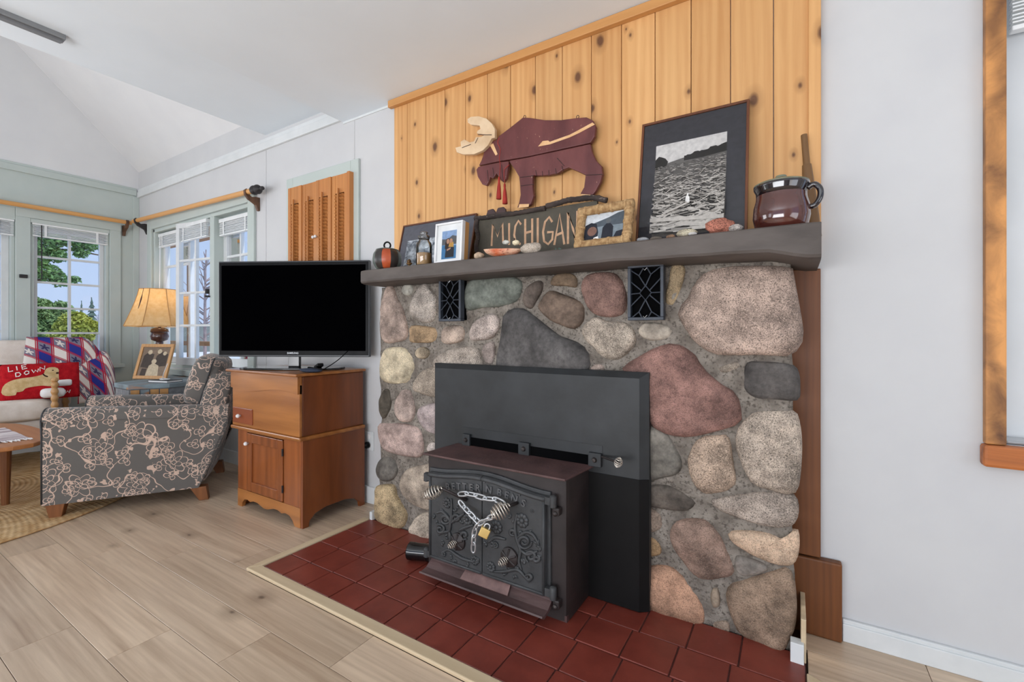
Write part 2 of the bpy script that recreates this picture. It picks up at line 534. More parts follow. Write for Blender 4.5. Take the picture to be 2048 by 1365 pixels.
floor = struct('floor', bx(-5.75, 3.1, -3.1, 2.05, -.08, -.012), pm('floor_joint', (70, 56, 44), None, 5, rough=.8))
ROW0, ROWH, PL = .539, .174, 1.225
for k in range(-21, 8):
    y0 = ROW0+ROWH*k; y1 = min(y0+ROWH, 2.03)
    x = -3.062+.3125*k
    while x > -5.7: x -= PL
    while x < 3.0:
        a, b = max(x, -5.7), min(x+PL, 3.05)
        # planks stop where the hearth lies
        segs = [(a, b)]
        if y0 > 1.06 and y1 < 1.80:
            segs = []
            if a < -2.0: segs.append((a, min(b, -2.0)))
            if b > .04: segs.append((max(a, .04), b))
        for p, q in segs:
            if q-p > .01 and (k > -6 or True):
                obj('plank', bx(p+.0008, q-.0008, y0+.0008, y1-.0008, -.012, 0), FLOORW, floor, bevel=.0008, seg=1)
        x += PL

def wall_with_holes(name, axis, c0, c1, a0, a1, z0, z1, holes, mat):
    # wall slab from c0..c1 in depth, with rectangular holes (a0,a1,z0,z1)
    bm = NB()
    As = sorted({a0, a1, *[h[0] for h in holes], *[h[1] for h in holes]})
    Zs = sorted({z0, z1, *[h[2] for h in holes], *[h[3] for h in holes]})
    for i in range(len(As)-1):
        for j in range(len(Zs)-1):
            ca, cz = (As[i]+As[i+1])/2, (Zs[j]+Zs[j+1])/2
            if any(h[0] < ca < h[1] and h[2] < cz < h[3] for h in holes): continue
            if axis == 'x': box(bm, As[i], As[i+1], c0, c1, Zs[j], Zs[j+1])
            else: box(bm, c0, c1, As[i], As[i+1], Zs[j], Zs[j+1])
    bmesh.ops.remove_doubles(bm, verts=bm.verts, dist=1e-5)
    return struct(name, bm, mat)

BWX0, BWX1, BWZ0, BWZ1 = -5.24, -3.53, .72, 2.03        # back-wall window opening
RWX0, RWX1, RWZ0, RWZ1 = .525, 1.5, .705, 2.2            # window at the right
LWA = (1.125, 1.655, .74, 1.985); LWB = (.45, 1.035, .74, 1.985)
SHZ0, SHZ1, SHX0, SHX1 = 1.2, 2.03, -2.95, -2.345        # shuttered opening
wall_with_holes('wall_back', 'x', WY, WY+.14, -5.72, 3.1, -.08, 3.0, [(BWX0, BWX1, BWZ0, BWZ1), (RWX0, RWX1, RWZ0, RWZ1), (SHX0, SHX1, SHZ0, SHZ1)], WHITE)
wl = wall_with_holes('wall_left', 'y', LX-.14, LX, -3.1, WY+.14, -.08, 2.42, [LWA, LWB, (-1.6, .1, .74, 1.985)], SAGE)
struct('wall_left_gable', bx(LX-.14, LX-.002, -3.1, WY+.14, 2.42, 5.2), GABLE)
wall_with_holes('wall_front', 'x', -3.14, -3.0, -5.72, 3.1, -.08, 5.2, [(-2.8, 1.0, .05, 2.1), (-5.3, -3.5, .75, 2.2)], WHITE)
wall_with_holes('wall_right', 'y', 3.0, 3.14, -3.14, 2.03, -.08, 3.0, [(-1.8, .6, .6, 2.3)], WHITE)
# stepped ceiling: low flat part, boxed header, 45 degree vault
struct('ceiling', bx(-2.431, 3.1, -3.1, WY, 2.374, 2.50), CEIL)
struct('ceiling_header', bx(-3.317, -2.431, -3.1, WY, 2.497, 2.60), CEIL)
bm = NB()
vy0, vz0, vy1, vz1 = WY+.05, 2.645-.05, -.6, 2.645+(WY+.6)*.994
hexa(bm, [(LX-.05, vy0, vz0), (-3.317, vy0, vz0), (-3.317, vy1, vz1), (LX-.05, vy1, vz1)],
     [(LX-.05, vy0, vz0+.1), (-3.317, vy0, vz0+.1), (-3.317, vy1, vz1+.1), (LX-.05, vy1, vz1+.1)])
hexa(bm, [(LX-.05, vy1, vz1), (-3.317, vy1, vz1), (-3.317, -3.1, vz0), (LX-.05, -3.1, vz0)],
     [(LX-.05, vy1, vz1+.1), (-3.317, vy1, vz1+.1), (-3.317, -3.1, vz0+.1), (LX-.05, -3.1, vz0+.1)])
struct('ceiling_vault', bm, GABLE)
struct('ceiling_riser', bx(-3.317, -3.25, -3.1, WY, 2.598, 5.2), CEIL)
# crown bands
bm = NB(); box(bm, LX, -2.43, WY-.018, WY, 2.385, 2.44); box(bm, LX, -2.43, WY-.01, WY, 2.44, 2.47)
struct('trim_1', bm, TRIMW, bevel=.004)
bm = NB(); box(bm, LX, LX+.018, -3, WY-.02, 2.40, 2.455); box(bm, LX, LX+.01, -3, WY-.02, 2.455, 2.475)
struct('trim_2', bm, SAGE, bevel=.004)
struct('trim_3', bx(LX, LX+.016, WY-.05, WY, .1, 2.39), SAGE, bevel=.003)
bm = NB(); box(bm, -2.43, -1.98, WY-.006, WY, 2.362, 2.374)
struct('trim_4', bm, TRIMW)
# wall panel joints
for i, (jx, jz0) in enumerate(((-3.31, .1), (-2.33, 2.12))):
    struct('trim_%d' % (5+i), bx(jx-.004, jx+.004, WY-.003, WY, jz0, 2.38), WHITE)
# baseboards
bm = NB(); box(bm, .142, 3.0, WY-.014, WY, 0, .072); box(bm, .142, 3.0, WY-.02, WY, 0, .060)
struct('baseboard_right', bm, TRIMW, bevel=.003)
struct('baseboard_back', bx(LX, -1.95, WY-.016, WY, 0, .10), TRIMW, bevel=.003)
struct('baseboard_left', bx(LX, LX+.016, -3, WY-.016, 0, .10), TRIMW, bevel=.003)

# ------------------------------------------------------------------ cedar boards above the mantel
PY = 1.868
pan = thing('cedar_panelling', 'knotty golden cedar board panelling above the stone mantel', 'panelling', (-.95, PY, 1.34))
seams = [788, 814.2, 851.4, 889.5, 930.8, 974.7, 1021, 1070.5, 1124.4, 1182.5, 1242.8, 1309.9, 1382, 1461, 1547, 1640]
sx_ = [aty(u, 300, PY).x for u in seams]
for a, b in zip(sx_, sx_[1:]):
    obj('board', bx(a+.0012, b-.0012, PY, WY-.001, 1.30, 2.372), CEDAR, pan, bevel=.0025, seg=2)
obj('top_trim', bx(sx_[0]-.022, .052, PY-.028, PY-.0005, 2.332, 2.372), CEDARX, pan, bevel=.003)
obj('side_trim', bx(.046, .082, PY-.02, WY-.001, 1.352, 2.372), CEDAR, pan, bevel=.003)

# stained boards to the right of the stones
sb = thing('stained_side_boards', 'dark stained pine boards between the stone fireplace and white wall', 'boards', (.06, 1.86, 0))
obj('board', bx(-.06, .081, 1.852, WY-.001, .268, 1.25), STAINED, sb, bevel=.003)
obj('board', bx(-.06, .140, 1.848, WY-.001, .001, .262), STAINED, sb, bevel=.006)

# ------------------------------------------------------------------ hearth
he = thing('hearth', 'dark red painted tile hearth edged with pale oak strips', 'hearth', (-.95, 1.4, 0))
obj('bed', bx(-1.975, .035, 1.11, WY-.01, -.011, .0035), GROUT, he)
xs = [-1.974]+[-1.832+.1525*i for i in range(13)]+[.034]
rows = [(1.112, 1.24), (1.24, 1.392), (1.392, 1.545), (1.545, 1.71)]
for ri, (a, b) in enumerate(rows):
    sh = (0, .006, -.008, .012)[ri]
    X = [xs[0]]+[x+sh for x in xs[1:-1] if x+sh < .0]+[xs[-1]]
    for p, q in zip(X, X[1:]):
        g = .0022
        obj('tile', bx(p+g, q-g, a+g, b-g, .001, .0075+random.uniform(-.0006, .0008)), TILE, he, bevel=.002, seg=1)
def strip(pts, z1, mat, name='edge_strip'):
    bm = NB(); A = [(x, y, -.002) for x, y in pts]; B = [(x, y, z1) for x, y in pts]
    return obj(name, hexa(bm, A, B), mat, he, bevel=.004)
strip([(-2.018, 1.0615), (.078, 1.0615), (.036, 1.110), (-1.976, 1.110)], .012, PALEW)
strip([(-2.018, 1.0615), (-1.976, 1.110), (-1.976, 1.70), (-2.018, 1.70)], .012, PALEY)
strip([(.036, 1.110), (.078, 1.0615), (.078, 1.60), (.036, 1.62)], .012, PALEY)
obj('corner_block', bx(-.006, .030, 1.655, 1.69, .004, .068), TRIMW, he, bevel=.002)
obj('corner_strip', bx(.022, .036, 1.672, 1.86, .004, .14), PALEW, he, bevel=.002)
obj('corner_block', bx(-1.975, -1.955, 1.70, 1.74, .004, .05), TRIMW, he, bevel=.002)

# ------------------------------------------------------------------ stone fireplace
fp = thing('stone_fireplace', 'fieldstone fireplace of rounded boulders in grey mortar with a slab mantel', 'fireplace', (-.95, 1.78, 0))
MY = 1.716
bm = NB()
nx_, nz_ = 90, 60
X0, X1, Z0, Z1 = -1.905, -.004, 0.002, 1.278
G = []
for i in range(nx_+1):
    row = []
    for j in range(nz_+1):
        x = X0+(X1-X0)*i/nx_; z = Z0+(Z1-Z0)*j/nz_
        e = 0
        if i in (0, nx_): e = .02*noise.noise(Vector((z*6, i, 0)))
        y = MY+.012*noise.noise(Vector((x*9, z*9, 3)))+.006*noise.noise(Vector((x*30, z*30, 3)))
        row.append(bm.verts.new((x+e, y, z)))
    G.append(row)
for i in range(nx_):
    for j in range(nz_):
        bm.faces.new([G[i][j], G[i+1][j], G[i+1][j+1], G[i][j+1]])
Bv = [bm.verts.new(p) for p in ((X0, WY-.001, Z0), (X1, WY-.001, Z0), (X1, WY-.001, Z1), (X0, WY-.001, Z1))]
bm.faces.new(Bv)
bm.faces.new([r[0] for r in G]+[Bv[1], Bv[0]])
bm.faces.new([r[-1] for r in G]+[Bv[2], Bv[3]])
bm.faces.new(G[0]+[Bv[3], Bv[0]])
bm.faces.new(G[-1]+[Bv[2], Bv[1]])
for f in bm.faces:
    if len(f.verts) == 4: f.smooth = True
obj('mortar', bm, MORTAR, fp)

def cropf(ox, oy, s): return lambda p: (ox+p[0]*s, oy+p[1]*s)
cA, cB, cC, cD = cropf(740, 520, .24913), cropf(1160, 500, .26369), cropf(1260, 820, .381), cropf(720, 720, .2783)
def ell(cx, cy, rx, ry): return [(cx+rx*math.cos(t*math.pi/4), cy+ry*math.sin(t*math.pi/4)) for t in range(8)]
STONES = [
 (cA, [(120,210),(180,212),(200,280),(255,400),(290,560),(280,640),(200,665),(120,670),(85,600),(80,400)], (168,142,126), 0),
 (cA, ell(293,238,43,52), (146,142,130), 1),
 (cA, [(430,185),(490,240),(535,330),(520,440),(480,505),(390,500),(315,440),(320,350),(370,240)], (176,162,148), 2),
 (cA, [(320,530),(420,530),(520,550),(535,600),(510,660),(400,668),(310,660),(308,590)], (176,140,98), 0),
 (cA, [(560,560),(620,525),(720,530),(748,590),(730,650),(640,678),(570,665),(553,610)], (182,156,136), 0),
 (cA, ell(410,748,62,50), (158,138,110), 0),
 (cA, [(180,700),(280,710),(330,790),(345,880),(300,985),(200,1000),(100,980),(78,900),(85,780),(120,720)], (200,180,144), 0),
 (cA, [(740,230),(790,165),(920,145),(1100,130),(1200,160),(1215,230),(1170,330),(1050,375),(900,385),(780,410),(735,360)], (114,120,108), 1),
 (cA, [(880,460),(960,430),(1020,455),(1030,520),(1000,600),(940,640),(850,650),(800,650),(783,590),(810,520)], (182,162,150), 2),
 (cA, [(1330,165),(1385,180),(1370,260),(1330,330),(1290,395),(1235,370),(1220,300),(1250,220)], (92,78,68), 1),
 (cA, [(1435,180),(1480,115),(1600,105),(1660,150),(1655,220),(1560,210),(1460,205)], (104,82,60), 1),
 (cA, [(1430,245),(1540,275),(1680,330),(1715,400),(1700,500),(1640,555),(1560,540),(1430,480),(1350,400),(1345,350)], (122,98,80), 1),
 (cB, [(10,240),(60,180),(180,165),(270,180),(330,260),(350,400),(330,490),(250,515),(130,500),(60,450),(5,330)], (128,92,80), 0),
 (cA, [(1060,450),(1120,395),(1210,385),(1280,420),(1380,500),(1520,610),(1640,650),(1740,720),(1760,800),(1740,900),(1500,930),(1200,930),(995,900),(1020,700),(1040,560)], (82,78,76), 1),
 (cA, [(500,800),(600,730),(720,700),(830,700),(880,780),(880,880),(700,920),(510,880)], (166,150,134), 2),
 (cA, [(900,690),(940,660),(985,665),(990,780),(965,840),(910,820),(885,750)], (150,132,122), 0),
 (cB, [(5,600),(100,510),(200,540),(330,545),(400,600),(415,700),(370,770),(270,840),(170,820),(90,740),(30,690)], (180,162,142), 2),
 (cA, [(400,900),(495,860),(600,900),(620,1000),(600,1115),(495,1110),(420,1085),(345,1050),(340,1000)], (164,146,126), 2),
 (cA, [(120,1035),(150,1060),(165,1120),(150,1220),(100,1280),(70,1240),(68,1130),(85,1060)], (86,76,62), 1),
 (cA, [(270,1040),(310,1050),(340,1120),(350,1230),(320,1300),(240,1300),(190,1240),(190,1150),(230,1060)], (178,152,138), 0),
 (cA, [(380,1200),(430,1170),(520,1150),(600,1200),(600,1400),(480,1400),(400,1330),(375,1260)], (174,154,150), 0),
 (cD, [(130,460),(250,455),(400,485),(440,540),(448,640),(440,690),(400,708),(260,690),(160,650),(125,570),(115,500)], (180,150,138), 0),
 (cD, ell(183,788,78,92), (104,97,88), 1),
 (cD, [(330,790),(400,765),(520,750),(600,800),(620,960),(600,1090),(480,1085),(390,1050),(310,980),(280,900),(290,840)], (174,154,132), 0),
 (cD, [(110,910),(240,905),(260,990),(330,1110),(320,1190),(270,1225),(180,1200),(95,1150),(95,1060),(105,980)], (180,152,108), 2),
 (cD, [(400,1130),(470,1100),(600,1110),(620,1200),(600,1290),(470,1300),(345,1250),(365,1180)], (186,166,144), 2),
 (cD, [(480,610),(515,590),(560,600),(560,650),(500,665),(470,650)], (182,166,156), 0),
 (cB, [(700,105),(760,100),(795,150),(780,230),(750,330),(700,430),(650,420),(640,350),(670,230),(680,150)], (160,134,96), 0),
 (cB, [(440,600),(490,555),(600,555),(680,590),(700,635),(650,680),(520,690),(450,650)], (166,152,134), 1),
 (cB, [(930,170),(1050,125),(1300,115),(1580,120),(1620,180),(1650,330),(1690,560),(1695,680),(1650,760),(1590,810),(1350,800),(1040,800),(900,730),(830,660),(740,520),(740,450),(800,350),(870,240)], (176,148,130), 2),
 (cB, [(310,900),(450,800),(560,740),(680,705),(760,720),(870,800),(950,920),(1100,1040),(1190,1100),(1230,1270),(1200,1330),(1080,1370),(900,1415),(760,1428),(620,1390),(520,1320),(480,1100),(400,980)], (142,98,86), 0),
 (cB, [(1060,890),(1180,850),(1220,880),(1180,920),(1070,935)], (146,130,112), 0),
 (cB, [(1260,855),(1400,850),(1600,870),(1660,930),(1672,1040),(1660,1140),(1560,1150),(1330,1130),(1240,1060),(1230,960)], (86,80,76), 1),
 (cC, [(640,20),(720,5),(850,5),(890,60),(905,200),(890,400),(850,450),(740,430),(640,390),(580,280),(550,180),(570,90)], (180,160,140), 2),
 (cC, [(360,150),(480,135),(520,150),(540,280),(553,400),(480,440),(390,450),(330,390),(300,300),(305,240)], (184,154,128), 2),
 (cC, [(60,100),(170,110),(230,190),(270,270),(250,340),(150,370),(60,370)], (116,109,98), 1),
 (cC, [(60,420),(150,395),(230,410),(320,470),(340,505),(290,540),(180,530),(60,500)], (88,78,68), 1),
 (cC, [(420,480),(560,450),(740,430),(850,450),(885,500),(880,580),(830,625),(700,610),(560,570),(460,530)], (164,146,130), 2),
 (cC, [(510,660),(560,640),(700,645),(810,680),(845,645),(885,650),(890,740),(870,810),(820,828),(700,800),(600,750),(540,710)], (200,164,132), 0),
 (cC, [(240,590),(330,575),(400,590),(480,680),(545,830),(540,880),(460,900),(350,890),(270,800),(220,720),(205,650)], (146,114,96), 0),
 (cC, [(560,905),(700,870),(800,835),(850,850),(875,1000),(870,1150),(830,1240),(800,1285),(700,1260),(580,1190),(530,1100),(500,1000),(510,940)], (142,114,90), 0),
 (cC, [(60,850),(200,830),(270,880),(340,960),(385,1050),(390,1120),(360,1140),(200,1100),(60,1040)], (178,128,96), 0),
 (cC, [(430,950),(460,950),(470,1030),(440,1050),(420,1000)], (126,108,88), 1),
 (cC, [(440,1120),(510,1120),(525,1170),(500,1190),(430,1160)], (138,116,96), 0),
 (cC, [(70,670),(130,675),(160,720),(150,770),(70,770)], (166,128,84), 0),
 (cC, [(60,520),(120,530),(170,580),(150,640),(60,650)], (136,114,96), 0),
 (cC, [(560,770),(700,815),(715,855),(600,885),(550,850)], (126,116,106), 1),
 (cB, [(80,890),(120,868),(170,875),(188,915),(130,935),(75,915)], (180,154,138), 0),
 (cB, [(680,180),(760,240),(740,330),(690,390),(700,300)], (128,120,108), 1),
]
def stone(pts_uv, col, kind, idx, Yp=1.704):
    P = [aty(u, v, Yp) for u, v in pts_uv]
    out = smooth_closed([(p.x, p.z) for p in P], 34)
    c = sum(out, Vector((0, 0)))/len(out)
    w = max(p.x for p in out)-min(p.x for p in out); h = max(p.y for p in out)-min(p.y for p in out)
    D = min(.05, .12*min(w, h)+.012)
    bm = NB(); rings = []
    sd = idx*3.17
    for s, q in ((.9, -1.0), (1.0, -.45), (1.0, -.05), (.985, .28), (.945, .52), (.87, .72), (.75, .85), (.55, .94), (.28, .99)):
        ring = []
        for p in out:
            d = (p-c)*s
            x, z = c.x+d.x, c.y+d.y
            nn = noise.noise(Vector((x*14+sd, z*14, sd)))*.010+noise.noise(Vector((x*40+sd, z*40, sd)))*.0025*(2 if kind == 2 else 1)
            tilt = .25*D*((d.x/max(w, .01))*math.sin(idx*2.3)+(d.y/max(h, .01))*math.cos(idx*1.7))
            y = MY+.006-D*q+nn*(1 if q > .2 else .3)+tilt*(1 if q > 0 else 0)
            ring.append(bm.verts.new((x, y, z)))
        rings.append(ring)
    cv = bm.verts.new((c.x, MY+.006-D*1.0, c.y))
    n = len(out)
    for a, b in zip(rings, rings[1:]):
        for k in range(n):
            bm.faces.new([a[k], a[(k+1) % n], b[(k+1) % n], b[k]])
    for k in range(n):
        bm.faces.new([rings[-1][k], rings[-1][(k+1) % n], cv])
    bm.faces.new(rings[0][::-1])
    obj('boulder' if w*h > .03 else 'cobble', bm, stone_mat('stone_%02d' % idx, col, kind), fp, smooth=True)
for i, (cf, pts, col, kind) in enumerate(STONES):
    stone([cf(p) for p in pts], col, kind, i)

# mantel slab
bm = NB()
prof = [(1.556, 1.349), (1.551, 1.345), (1.550, 1.335), (1.550, 1.293), (1.555, 1.285), (1.572, 1.281), (1.62, 1.279), (1.72, 1.279), (WY-.002, 1.279), (WY-.002, 1.349)]
nseg = 60
rings = []
for i in range(nseg+1):
    t = i/nseg
    x = -1.875+t*1.945
    drop = .012*max(0, (t-.70)/.25)+.022*min(1, max(0, (t-.93)/.05))
    e = min(1, min(t, 1-t)/.012)
    ring = []
    for k, (y, z) in enumerate(prof):
        zz = z-(drop if z < 1.30 else 0)
        yy = y+(.0018*noise.noise(Vector((x*7, y*30, z*30))) if y < 1.8 else 0)
        if e < 1 and y < 1.7: yy += (1-e)*.008
        if k in (1, 2, 3, 4): zz += .003*noise.noise(Vector((x*10, 1, z*20)))
        ring.append(bm.verts.new((x, yy, zz)))
    rings.append(ring)
for a, b in zip(rings, rings[1:]):
    for k in range(len(prof)):
        j = (k+1) % len(prof)
        bm.faces.new([a[k], b[k], b[j], a[j]])
bm.faces.new(rings[0][::-1]); bm.faces.new(rings[-1])
obj('mantel', bm, MANTELM, fp, smooth=True, angle=22)
MZ = 1.349

# vent grilles
def grille(u0, v0, u1, v1, label):
    Y = 1.662
    a, b = aty(u0, (v0+v1)/2, Y).x, aty(u1, (v0+v1)/2, Y).x
    um = (u0+u1)/2
    z0, z1 = aty(um, v1, Y).z, aty(um, v0, Y).z
    t = thing('vent_grille', label, 'grille', ((a+b)/2, Y, z0), group='vent grilles under the mantel')
    fw = (b-a)*.09
    bm = NB()
    box(bm, a, b, Y, Y+.03, z0, z0+fw); box(bm, a, b, Y, Y+.03, z1-fw, z1)
    box(bm, a, a+fw, Y, Y+.03, z0+fw, z1-fw); box(bm, b-fw, b, Y, Y+.03, z0+fw, z1-fw)
    obj('frame', bm, GRILLE, t, bevel=.002)
    obj('mesh_backing', bx(a+fw*.5, b-fw*.5, Y+.02, Y+.07, z0+fw*.5, z1-fw*.5), VOID, t)
    L = lambda x, y: (a+(x-360)/272*(b-a), z1-(y-100)/430*(z1-z0))
    S = [[(495,265),(540,320),(495,375),(450,320),(495,265)], [(380,325),(450,321)], [(540,320),(612,320)], [(462,300),(380,228)], [(528,300),(612,210)],
         [(462,340),(380,420)], [(528,340),(612,415)], [(495,268),(445,185),(380,140)], [(445,185),(478,130)], [(495,268),(535,180),(610,125)], [(535,180),(508,130)],
         [(495,372),(445,465),(385,512)], [(445,465),(472,515)], [(495,372),(540,465),(610,512)], [(540,465),(512,515)]]
    for s in S:
        bm = NB()
        tube(bm, [(L(*p)[0], Y+.007, L(*p)[1]) for p in s], (b-a)*.018, 6)
        obj('rib', bm, GRILLE, t)
    for y in (137, 498):
        bm = NB(); x, z = L(495, y)
        tube(bm, [(x-.006, Y-.002, z), (x, Y-.006, z-.006), (x+.008, Y-.003, z+.003)], .0012, 5)
        obj('wire_tie', bm, STEEL, t)
grille(877, 556, 921, 643, 'black cast iron vent grille beside the grey green boulder')
grille(1255, 528, 1327, 641, 'black cast iron vent grille beside the plum coloured boulder')

# ------------------------------------------------------------------ wood stove
st = thing('wood_stove', 'black cast iron fireplace insert stove with ornate double doors', 'stove', (-1.0, 1.55, .008))
cE = cropf(800, 860, .29313)
SX0, SX1, SYF = -1.318, -.672, 1.452
# steel surround behind the stove
sy0, sy1 = 1.650, 1.668
bm = NB()
sxa, sxb, sz1 = -1.478, -.446, .886
O = [(sxa, sz1), (sxb, sz1), (sxb, .01), (sxa, .01)]
I_ = [(sxa+.022, sz1-.022), (sxb-.03, sz1-.022), (sxb-.03, .01), (sxa+.022, .01)]
fo = [bm.verts.new((x, 1.672, z)) for x, z in O]; fi = [bm.verts.new((x, sy0, z)) for x, z in I_]
bk = [bm.verts.new((x, 1.70, z)) for x, z in O]
bm.faces.new(fi)
for i in range(4):
    j = (i+1) % 4
    bm.faces.new([fo[i], fo[j], fi[j], fi[i]]); bm.faces.new([bk[i], bk[j], fo[j], fo[i]])
bm.faces.new(bk)
surr = obj('surround', bm, SURR, st)
obj('shade_sheet', bx(-.70, sxb-.0295, sy0-.0025, sy0-.0002, .011, .494), pm('shade_black', (17, 16, 16), (13, 12, 12), 8, rough=.6, spec=.2), surr)  # black sheet paints the stove's shade onto the lower surround
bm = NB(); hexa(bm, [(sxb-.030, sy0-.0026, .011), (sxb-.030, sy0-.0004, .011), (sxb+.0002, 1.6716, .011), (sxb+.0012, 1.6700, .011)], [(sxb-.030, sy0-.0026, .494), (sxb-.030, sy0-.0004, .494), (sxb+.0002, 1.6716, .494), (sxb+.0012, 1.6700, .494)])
obj('shade_sheet_edge', bm, bpy.data.materials['shade_black'], surr)  # same painted shade carried round the bevelled edge
# collar plate with slots above the stove top
cz0, cz1 = .505, .585
def cx(u, v, Y=1.640): p = aty(*cE((u, v)), Y); return p.x, p.z
tabs = [(430, 480), (810, 885), (1285, 1375)]
xl = [cx(430, 50)[0], cx(480, 60)[0], cx(812, 90)[0], cx(885, 100)[0], cx(1288, 150)[0], cx(1375, 180)[0]]
obj('slot_plate', bx(xl[0], xl[5], 1.648, 1.651, .556, .60), SURR, st)
obj('slot_void', bx(xl[0]+.01, xl[5]-.03, 1.644, 1.6495, .520, .558), VOID, st)
for i in (0, 2, 4):
    tb = obj('tab', bx(xl[i], xl[i+1], 1.632, 1.652, .52, .572), SURR, st, bevel=.002)
    bm = NB(); xm = (xl[i]+xl[i+1])/2
    lathe(bm, [(.0, -.009), (.007, -.008), (.009, -.004), (.011, 0), (.011, .002)], (xm, 1.632, .546), 10, axis=(0, 1, 0))
    obj('bolt', bm, BOLT, tb, smooth=True, angle=40)
# body
bm = NB()
prof = [(SX0, SYF), (SX1-.03, SYF), (SX1-.008, SYF+.008), (SX1, SYF+.03), (SX1, 1.65), (SX0, 1.65)]
extr(bm, prof, lambda x, y: (x, y, .012), lambda x, y: (x, y, .512))
obj('body', bm, IRONB, st, smooth=True, angle=30)
bm = NB()
extr(bm, [(-1.338, 1.436), (-.674, 1.436), (-.650, 1.66), (-1.322, 1.66)], lambda x, y: (x, y, .512), lambda x, y: (x, y, .521))
obj('top_plate', bm, RUST, st, bevel=.003)
# door frame + two doors with ogee tops
dx0, dxm, dx1, dz0 = -1.288, -1.018, -.744, .098
def archz(x):
    t = (x-dx0)/(dx1-dx0)
    return .452+.026*(.5-.5*math.cos(2*math.pi*t))
bm = NB()
pts = [(dx0-.014, dz0-.012), (dx1+.012, dz0-.012)]+[(x, archz(x)+.012) for x in [dx1+.012-(dx1-dx0+.026)*i/24 for i in range(25)]]
extr(bm, pts, lambda x, z: (x, SYF-.012, z), lambda x, z: (x, SYF+.002, z))
obj('door_frame', bm, IRON, st, bevel=.003)
def relief_tube(bm, pts, r, D):
    P = smooth_open([aty(*cE(p), D-.003) for p in pts], 5)
    n = len(P)
    tube(bm, P, [r*(.55+.6*math.sin(math.pi*min(1, (i+.6)/n))) for i in range(n)], 6)
def flower(bm, c, r, D, n=8):
    p = aty(*cE(c), D)
    rr = r*.29313/905*1.7
    for k in range(n):
        t = 2*math.pi*k/n+.3
        sphere(bm, (p.x+math.cos(t)*rr*.62, p.y-.001, p.z+math.sin(t)*rr*.62), rr*.36, .007, rr*.36, 8, 5)
    sphere(bm, (p.x, p.y-.003, p.z), rr*.36, .008, rr*.36, 8, 5)
def leaf(bm, c, ang, L_, D):
    p = aty(*cE(c), D); L2 = L_*.29313/905*1.7
    d = Vector((math.cos(ang), 0, math.sin(ang)))
    tube(bm, [p, p+d*L2*.3, p+d*L2*.65, p+d*L2], [.002, .0068, .0052, .001], 6)
def spiral(c, r, turns=1.4, a0=0, sgn=1):
    return [(c[0]+r*(1-.75*i/14)*math.cos(a0+sgn*turns*2*math.pi*i/14), c[1]+r*(1-.75*i/14)*math.sin(a0+sgn*turns*2*math.pi*i/14)) for i in range(15)]
DY = SYF-.03
DOORS = [
 dict(x0=dx0, x1=dxm-.0015, stems=[[(350,470),(352,560),(345,640),(335,690),(300,700),(262,720)], [(345,640),(400,600),(440,570)], [(250,570),(290,560),(330,600),(345,640)], [(400,690),(440,670),(500,650)],
   [(280,845),(330,820),(380,850),(430,880),(500,900),(540,905)], [(335,690),(345,740),(330,790)], spiral((310,610), 36), spiral((385,605), 30, 1.3, 2), spiral((275,680), 34, 1.3, 4), spiral((440,720), 30, 1.2, 1)],
   flowers=[(322,500,42),(462,612,44),(512,892,36),(300,845,24)], dial=(400,762,62), leaves=[(250,640),(240,600),(290,540),(385,520),(380,560),(300,760),(285,770),(420,640),(360,870),(370,885),(450,900),(470,930),(530,870),(310,730)]),
 dict(x0=dxm+.0015, x1=dx1, stems=[[(800,575),(785,650),(795,740),(822,820),(812,900),(830,960)], [(795,740),(860,700),(910,720),(950,790)], [(600,770),(650,735),(720,748)], [(640,970),(720,968),(800,955),(850,1000),(885,1045)],
   [(822,820),(870,850),(940,830)], spiral((850,765), 52, 1.5), spiral((895,865), 44, 1.3, 2), spiral((770,700), 24, 1.2, 1), spiral((880,1010), 26, 1.2, 3), spiral((930,880), 26, 1.2, 5)],
   flowers=[(835,620,52),(660,665,50),(622,935,40),(655,785,26)], dial=(750,868,66), leaves=[(770,640),(760,600),(830,690),(880,700),(940,780),(960,800),(940,860),(840,910),(860,900),(780,990),(700,985),(740,975),(800,930),(620,760),(640,800),(590,770)]),
]
